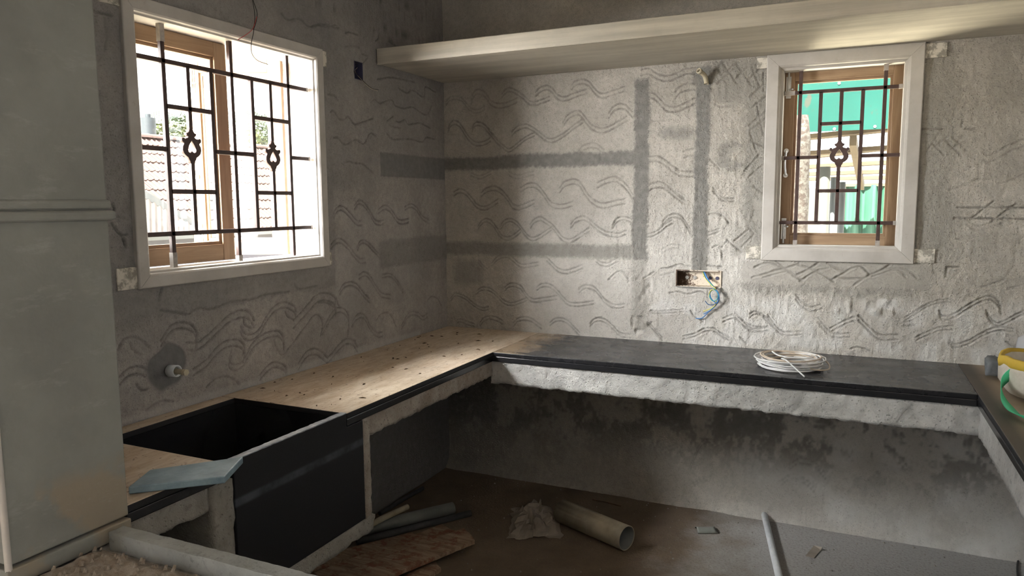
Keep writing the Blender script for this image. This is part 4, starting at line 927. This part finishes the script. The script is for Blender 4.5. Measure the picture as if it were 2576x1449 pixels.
# ------------------------------------------------------------------ things on the floor
dp = thing('drain_pipe', 'short wide dusty drain pipe lying open ended on the floor', 'pipe')
pa, pb = PF(1410, 1284, .058), PF(1577, 1354, .058); MB().hollow(pa, pb, .0565, .0530, 40, .012).build('shell', 'pvc_dusty', dp)
MB().hollow(pa+(pb-pa)*.06, pb-(pb-pa)*.008, .0530, .0520, 40).build('bore', 'pvc_bore', dp)
pa, pb = PF(1921, 1287, .018), PF(1962, 1460, .018); pb = pa+(pb-pa)*1.6
pw = MB(); pw.hollow(pa, pb, .0155, .0125, 20)
tag(pw.build('conduit_pipe', 'pvc_white'), 'long thin white conduit pipe on the floor reaching the back wall', 'pipe')
def rod(name, a, b, r, mat, lab, hol=True):
    m = MB(); m.hollow(a, b, r, r*.82, 20) if hol else m.tube([a, Vector(a).lerp(Vector(b), .5)+Vector((0,0,.003)), b], r, 9)
    tag(m.build(name, mat), lab, 'pipe' if hol else 'stick')
def ext(p, q, k): return Vector(q)+(Vector(p)-Vector(q))*k
a, b = PF(1140, 1278, .032), PF(955, 1322, .032); rod('pipe_length', ext(a, b, 1.0), b+(b-a)*.35, .030, 'pvc_grey', 'thick grey plastic pipe length lying behind the old boards')
a, b = PF(1184, 1291, .017), PF(968, 1345, .017); rod('pipe_length', a, b+(b-a)*.3, .0155, 'pvc_dark', 'thin dark pipe length in front of the thick grey one')
MB()
a, b = PF(1025, 1275, .079), PF(900, 1336, .079); rod('bamboo_rod', a, b, .0145, 'bamboo', 'pale straight rod leaning across the pipes by the sink upright', False)
a, b = PF(1064, 1228, .013), PF(955, 1292, .013); rod('dark_rod', a, b, .011, 'pvc_dark', 'dark thin rod lying in the shadow of the corner', False)
a, b = PF(1491, 1257, .004), PF(1562, 1273, .004); rod('twig', a, b, .0028, 'leaf_dry', 'thin dry twig on the floor beside the drain pipe', False)
def board(corners, th, lab, seed):
    """a weathered plank: top face from four floor-plan corners, lumpy ends"""
    A, B, C_, D_ = [Vector(c) for c in corners]; m = MB(); nx, ny = 26, 5; top = []; bot = []
    for i in range(nx+1):
        for j in range(ny+1):
            s_, t_ = i/nx, j/ny; p = A.lerp(B, s_).lerp(D_.lerp(C_, s_), t_)
            if i in (0, nx): p = p+(B-A).normalized()*.014*mnoise.noise(Vector((j*1.9, seed, i)))
            if j in (0, ny): p = p+(D_-A).normalized()*.004*mnoise.noise(Vector((i*.8, seed, j)))
            z = .0016*mnoise.noise(Vector((i*.5, j*1.7, seed))); top.append(p+Vector((0,0,z))); bot.append(p-Vector((0,0,th-z)))
    N = len(top); fs = []
    for i in range(nx):
        for j in range(ny): q = i*(ny+1)+j; fs += [(q, q+ny+1, q+ny+2, q+1), (N+q, N+q+1, N+q+ny+2, N+q+ny+1)]
    rim = [i*(ny+1) for i in range(nx+1)]+[nx*(ny+1)+j for j in range(1, ny+1)]+[i*(ny+1)+ny for i in range(nx-1, -1, -1)]+[j for j in range(ny-1, 0, -1)]
    for k in range(len(rim)): a_, b_ = rim[k], rim[(k+1) % len(rim)]; fs.append((a_, b_, N+b_, N+a_))
    m.add(top+bot, fs); o = m.build('old_board', 'old_wood'); tag(o, lab, 'board', 'old boards under the sink')
def quad(px, z): return [PF(x, y, zz) for (x, y), zz in zip(px, z)]
board(quad([(815,1449+8),(1166,1328),(1196,1358),(850,1500)], (.062,)*4), .018, 'topmost weathered board of the pile under the sink', 1)
board(quad([(790,1440),(1110,1319),(1146,1334),(820,1470)], (.040,)*4), .018, 'second weathered board, its square end just behind the topmost board', 2)
board(quad([(780,1402),(1037,1339),(1052,1352),(780,1430)], (.021,)*4), .018, 'low thin board furthest back in the pile', 3)
board(quad([(960,1475),(1096,1412),(1110,1428),(990,1500)], (.020,)*4), .018, 'short pale board end nearest in the pile', 4)
# crumpled plastic film
m = MB(); nx = ny = 20; vs = []; fs = []; fa = PF(1346, 1317, 0); ax_, ay_ = Vector((.92,.38,0)), Vector((-.38,.92,0))
for i in range(nx+1):
    for j in range(ny+1):
        s_, t_ = i/nx-.5, j/ny-.5
        q = Vector((s_*5, t_*5, 3.1)); r_ = max(0, 1-(s_*s_+t_*t_)*3.4)
        h = .004+.085*r_*abs(mnoise.noise(q))+.04*r_*abs(mnoise.noise(q*2.3))+.045*r_
        k = mnoise.noise_vector(q*1.3)*.03
        p = fa+ax_*(s_*.24)+ay_*(t_*.34)+Vector((k.x, k.y, 0)); vs.append((p.x, p.y, max(.003, h)))
for i in range(nx):
    for j in range(ny): q = i*(ny+1)+j; fs.append((q, q+ny+1, q+ny+2, q+1))
m.add(vs, fs); o = m.build('plastic_film', 'film', fix=False); tag(o, 'crumpled brownish plastic film beside the wide drain pipe', 'plastic')
# curved plastic sliver, paper scrap, cord
m = MB(); c0 = PF(1752, 1336, 0); c1 = PF(1797, 1336, 0); d = (c1-c0).normalized(); s_ = Vector((-d.y, d.x, 0)); vs = []; fs = []
L_ = (c1-c0).length
for i in range(9):
    for j in range(7):
        a = (j/6-.5)*1.7; vs.append(c0+d*(L_*i/8+(.012*abs(a) if i == 8 else 0))+s_*(.042*math.sin(a))+Vector((0,0,.004+.042*(math.cos(a)-math.cos(.85))*1.0)))
for i in range(8):
    for j in range(6): q = i*7+j; fs.append((q, q+7, q+8, q+1))
m.add(vs, fs, True); o = m.build('pipe_shard', 'pvc_grey', fix=False); md = o.modifiers.new('s', 'SOLIDIFY'); md.thickness = .003; tag(o, 'small curved grey pipe shard on the open floor', 'shard')
p0 = PF(2046, 1390, 0); m = MB(); m.add([p0+Vector(v) for v in ((-.03,-.05,.003),(.005,-.06,.004),(.03,.03,.004),(.0,.05,.012),(.035,.035,.016))], [(0,1,2,3),(2,4,3)]); o = m.build('paper_scrap', 'film', fix=False)
md = o.modifiers.new('s', 'SOLIDIFY'); md.thickness = .002; tag(o, 'little folded paper scrap right of the white conduit pipe', 'paper')
q = [PF(2590, 1385, .004), PF(2568, 1398, .004), PF(2559, 1425, .004), PF(2566, 1470, .004), PF(2600, 1500, .004)]
tag(MB().tube(spline(q, 6), .004, 7).build('cord', 'wire_dark'), 'dark cord end curling on the floor at the right edge', 'cord')
# floor grit
m = MB(); rs = random.Random(9)
for k in range(420):
    x, y, r = .1+rs.random()*2.5, -.06-rs.random()**1.3*1.5, .0012+rs.random()**3*.006
    m.add([(x+r,y,.0),(x-r,y+r*.5,.0),(x,y-r,.0),(x,y+r,r*.7),(x,y,r*1.2)], [(0,3,4),(3,1,4),(1,2,4),(2,0,4)])
tag(m.build('floor_grit', 'dull_concrete', fix=False), 'mortar grit and chips strewn over the concrete floor', 'grit', None, 'stuff')

# ------------------------------------------------------------------ outdoors, seen through the windows
GZ = -1.0
tag(MB().add([(-70,-40,GZ),(60,-40,GZ),(60,70,GZ),(-70,70,GZ)], [(0,1,2,3)]).build('ground', 'earth', fix=False), 'sunlit bare earth around the house', 'ground', None, 'structure')
nh = thing('neighbour_house', 'lavender neighbour house under a red clay tiled roof', 'house')
RX, RZ, EX, EZ, Y0, Y1 = -14.2, 3.28, -11.15, 1.0, 6.6, 14.4
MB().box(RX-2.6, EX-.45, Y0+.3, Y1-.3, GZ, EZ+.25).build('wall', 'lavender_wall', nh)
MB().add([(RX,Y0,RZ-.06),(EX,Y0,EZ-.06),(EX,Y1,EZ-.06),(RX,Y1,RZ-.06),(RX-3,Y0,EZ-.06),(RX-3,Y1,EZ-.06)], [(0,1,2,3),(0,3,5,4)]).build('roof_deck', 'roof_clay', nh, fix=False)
MB().box(EX-.02, EX+.02, Y0, Y1, EZ-.16, EZ-.03).build('fascia', 'verge_white', nh)
sl_ = Vector((EX-RX, 0, EZ-RZ)); SL = sl_.length; sd = sl_.normalized(); nr = Vector((-sd.z, 0, sd.x)); rows_, cols_ = 10, 26; ex_ = SL/rows_; tw = (Y1-Y0)/cols_
prof = [(0,.035),(.10,.05),(.2,.012),(.44,.010),(.55,.042),(.66,.010),(.9,.012),(1.02,.035)]
vs = []; fs = []; n = len(prof)
for t_, lift in ((0, 0), (ex_*1.08, .03)):
    for u_, h in prof: vs.append(tuple(sd*t_+Vector((0, u_*tw, 0))+nr*(h+lift)))
for u_, h in prof: vs.append(tuple(sd*(ex_*1.08)+Vector((0, u_*tw, 0))+nr*(h+.005)))
for k in range(n-1): fs += [(k, k+1, n+k+1, n+k), (n+k, n+k+1, 2*n+k+1, 2*n+k)]
tile = MB().add(vs, fs).build('roof_tile', 'roof_clay', nh, fix=False)
first = True
for r_ in range(rows_):
    for c_ in range(cols_):
        o = tile if first else tile.copy()
        if not first: COL.objects.link(o); o.parent = nh
        first = False
        o.location = Vector((RX, Y0+c_*tw, RZ))+sd*(r_*ex_)+nr*random.uniform(-.006, .006)
rt = MB()
for k in range(9): a = math.pi*k/8; rt.add([(math.cos(a)*.13, 0, math.sin(a)*.10), (math.cos(a)*.145, .44, math.sin(a)*.115)], [])
rt.f = [(2*k, 2*k+2, 2*k+3, 2*k+1) for k in range(8)]; rt.sm = [True]*8
rt0 = rt.build('ridge_tile', 'roof_clay', nh, fix=False); rt0.location = (RX, Y0, RZ)
for k in range(1, 18): o = rt0.copy(); COL.objects.link(o); o.parent = nh; o.location = (RX, Y0+k*.433, RZ)
lt = thing('lean_to_roof', 'low sheet roof with white edge in front of the tiled house', 'roof')
A, B, C_, D_ = hit(325, 472, 0, -10.6), hit(495, 572, 0, -10.6), hit(495, 588, 0, -9.6), hit(325, 590, 0, -9.6)
m = MB(); vs = []; N = 48
for i in range(N+1):
    s_ = i/N; h = .025*math.sin(s_*math.pi*24); vs += [A.lerp(B, s_)+Vector((0,0,h)), D_.lerp(C_, s_)+Vector((0,0,h))]
m.add(vs, [(2*i, 2*i+2, 2*i+3, 2*i+1) for i in range(N)], True); m.build('sheet', 'lean_sheet', lt, fix=False)
MB().bar(A+Vector((0,0,.04)), B+Vector((0,0,.04)), .05, .14).build('verge', 'verge_white', lt)
for p in (A, B, C_, D_): MB().bar((p.x, p.y, GZ), (p.x, p.y, p.z-.02), .08, .08).build('post', 'bark', lt)
c0, c1 = hit(357, 295, 0, -18), hit(391, 362, 0, -18); rr = (c1.y-c0.y)/2; cyy = (c0.y+c1.y)/2
tk = thing('water_tank', 'grey round water tank on a tower beyond the tiled roof', 'tank')
MB().tube([(-18,cyy,c1.z-.6),(-18,cyy,c0.z)], rr, 28).build('barrel', 'tank_grey', tk); MB().tube([(-18,cyy,c0.z),(-18,cyy,c0.z+.12)], rr*.4, 20).build('lid', 'tank_grey', tk)
MB().box(-18.8, -17.2, cyy-.8, cyy+.8, GZ, c1.z-.6).build('tower', 'far_white', tk)
def leaf_cloud(name, c, rad, n, size, mat, lab, seed, trunk=True):
    t = thing(name, lab, 'tree', 'trees beyond the tiled roof'); rr_ = random.Random(seed); m = MB()
    for k in range(n):
        while True:
            p = Vector((rr_.uniform(-1,1), rr_.uniform(-1,1), rr_.uniform(-1,1)))
            if .2 < p.length < 1: break
        p = Vector((c.x+p.x*rad[0], c.y+p.y*rad[1], c.z+p.z*rad[2])); a = Vector((rr_.uniform(-1,1), rr_.uniform(-1,1), rr_.uniform(-.6,.6))).normalized()*size
        b = a.orthogonal().normalized()*size*.5; m.add([p-a, p+b, p+a, p-b], [(0,1,2,3)])
    m.build('foliage', mat, t, fix=False)
    MB().tube([(c.x, c.y, GZ), (c.x, c.y, c.z)], [.18, .08], 8).build('trunk', 'bark', t)
def palm(c, L_, lab, seed):
    t = thing('palm_tree', lab, 'tree', 'trees beyond the tiled roof'); rr_ = random.Random(seed)
    MB().tube([(c.x, c.y-.3, GZ), (c.x, c.y-.1, (GZ+c.z)/2), tuple(c)], [.20, .15, .12], 10).build('trunk', 'bark', t)
    for k in range(13):
        a = 2*math.pi*k/13+rr_.uniform(-.2,.2); up = rr_.uniform(.1,.9); m = MB(); P = []
        for i in range(9):
            s_ = i/8; P.append(c+Vector((math.cos(a)*L_*s_, math.sin(a)*L_*s_, L_*(up*s_-1.0*s_*s_))))
        m.tube(P, [.03*(1-.8*i/8) for i in range(9)], 5)
        for i in range(1, 9):
            for q in (0, .5):
                p = P[i-1].lerp(P[i], q); d = (P[i]-P[i-1]).normalized(); sdv = d.cross(Vector((0,0,1))).normalized(); l = L_*.34*(1-.5*abs(i/8-.45))
                for s_ in (-1, 1): tip = p+sdv*s_*l*.8+d*l*.5-Vector((0,0,l*.55)); m.add([p-d*.03, p+d*.05, tip], [(0,1,2)])
        m.build('frond', 'palm_green', t, fix=False)
palm(hit(604, 292, 0, -22), 1.9, 'coconut palm seen through the right leaf of the left window', 1)
palm(hit(452, 300, 0, -31), 2.3, 'coconut palm seen through the shut leaf of the left window', 2)
leaf_cloud('garden_tree', hit(425, 345, 0, -19), (.9,.85,.45), 700, .10, 'leaf_lime', 'yellow green bushy tree just above the roof ridge beside the tank', 3)
leaf_cloud('garden_tree', hit(603, 352, 0, -20), (.9,.75,.75), 700, .10, 'leaf_lime', 'light green bushy tree below the right coconut palm', 4)
leaf_cloud('garden_tree', hit(655, 335, 0, -24), (1,.8,.9), 700, .12, 'leaf_green', 'darker leafy tree beside the white far building', 5)
leaf_cloud('garden_tree', hit(472, 338, 0, -26.5), (.9,.9,.9), 700, .12, 'leaf_green', 'leafy tree between the two coconut palms', 6)
fb = thing('far_building', 'small white far building half hidden by trees', 'building')
c = hit(668, 372, 0, -27); MB().box(-31, -27, c.y-.9, c.y+1.6, GZ, c.z+.5).build('wall', 'far_white', fb); MB().box(-31.2, -26.8, c.y-1.0, c.y+1.7, c.z+.5, c.z+.62).build('roof', 'far_white', fb)
for k in range(2): MB().box(-27.02, -26.99, c.y-.4+k*.8, c.y+.0+k*.8, c.z-.3, c.z+.25).build('window', 'box_dark', fb)

# yard behind the house
ts = thing('teal_sheet', 'peeling teal painted metal sheet hanging outside the small window', 'sheet')
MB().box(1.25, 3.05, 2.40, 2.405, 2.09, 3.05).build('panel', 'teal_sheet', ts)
for px, py in ((2111,209),(2099,324),(2201,318)): c = hit(px, py, 1, 2.395); MB().tube([c, c+Vector((0,.012,0))], .011, 10).build('bolt', 'steel', ts)
for x in (1.3, 3.0): MB().box(x-.03, x+.03, 2.42, 2.48, GZ, 3.1).build('post', 'plank_pale', ts)
m = MB(); n = 12; vs = []; zs = [GZ+i*(2.2-GZ)/16 for i in range(17)]
for i, z in enumerate(zs):
    for k in range(n): a = 2*math.pi*k/n; r = .068*(1+.18*mnoise.noise(Vector((k*.9, i*.6, 2)))); r *= .6 if i == 16 else 1; vs.append((1.772+math.cos(a)*r, 2.22+math.sin(a)*r, z))
m.add(vs, [(i*n+k, i*n+(k+1) % n, (i+1)*n+(k+1) % n, (i+1)*n+k) for i in range(16) for k in range(n)]+[tuple(range(16*n, 17*n))], True)
tag(m.build('old_post', 'lichen_post', fix=True), 'old lichen covered wooden post outside the small window', 'post')
rf = thing('shed_roof', 'timber shed roof of pale planks seen below the teal sheet', 'roof')
for k, (y, z, t) in enumerate(((2.75,2.10,.10),(3.05,1.98,.06),(3.40,1.99,.13),(3.80,1.90,.05),(4.20,1.84,.02),(4.7,1.80,.0))):
    MB().bar((1.2, y, z-t*.6), (3.6, y+.02, z+t), .20, .035).build('plank', 'plank_pale', rf)
for x in (1.5, 2.12, 2.75): MB().bar((x, 2.6, 2.03), (x+.1, 4.9, 1.72), .05, .08).build('rafter', 'plank_pale', rf)
for x in (1.3, 3.5): MB().box(x-.04, x+.04, 4.75, 4.83, GZ, 1.8).build('post', 'plank_pale', rf)
for (xa, xb, top, y, lab) in ((2060,2090,420,2.7,'thickest cream plastic pipe standing upright in the yard'),(2090,2104,446,2.9,'middle upright pipe in the yard, just right of the thickest'),(2111,2128,458,3.1,'rightmost upright pipe in the yard, beside the green net')):
    a, b = hit(xa, top, 1, y), hit(xb, top, 1, y); cxx = (a.x+b.x)/2; r = (b.x-a.x)/2
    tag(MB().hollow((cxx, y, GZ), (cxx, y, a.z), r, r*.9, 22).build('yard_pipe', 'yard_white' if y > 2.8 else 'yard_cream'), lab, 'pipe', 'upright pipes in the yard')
gn = thing('green_net', 'bright green shade net screen at the far side of the yard', 'net')
a, b = hit(2128, 466, 1, 5.2), hit(2300, 466, 1, 5.2); m = MB(); vs = []; N = 30
for i in range(N+1):
    x = a.x+(b.x-a.x)*i/N; yy = 5.2+.05*math.sin(i*.9)
    for z in (GZ, .2, a.z): vs.append((x, yy+.03*math.sin(i*1.7+z), z))
m.add(vs, [(3*i+k, 3*i+3+k, 3*i+4+k, 3*i+1+k) for i in range(N) for k in range(2)], True); m.build('netting', 'green_net', gn, fix=False)
MB().bar((a.x-.03, 5.2, a.z), (b.x, 5.2, a.z), .03, .03).build('rail', 'plank_pale', gn); MB().bar((a.x-.02, 5.2, GZ), (a.x-.02, 5.2, a.z), .04, .04).build('post', 'plank_pale', gn)
yw = tag(MB().box(-3, 9, 7.5, 7.7, GZ, 1.75).build('yard_wall', 'cream_wall'), 'cream boundary wall at the end of the yard', 'wall')
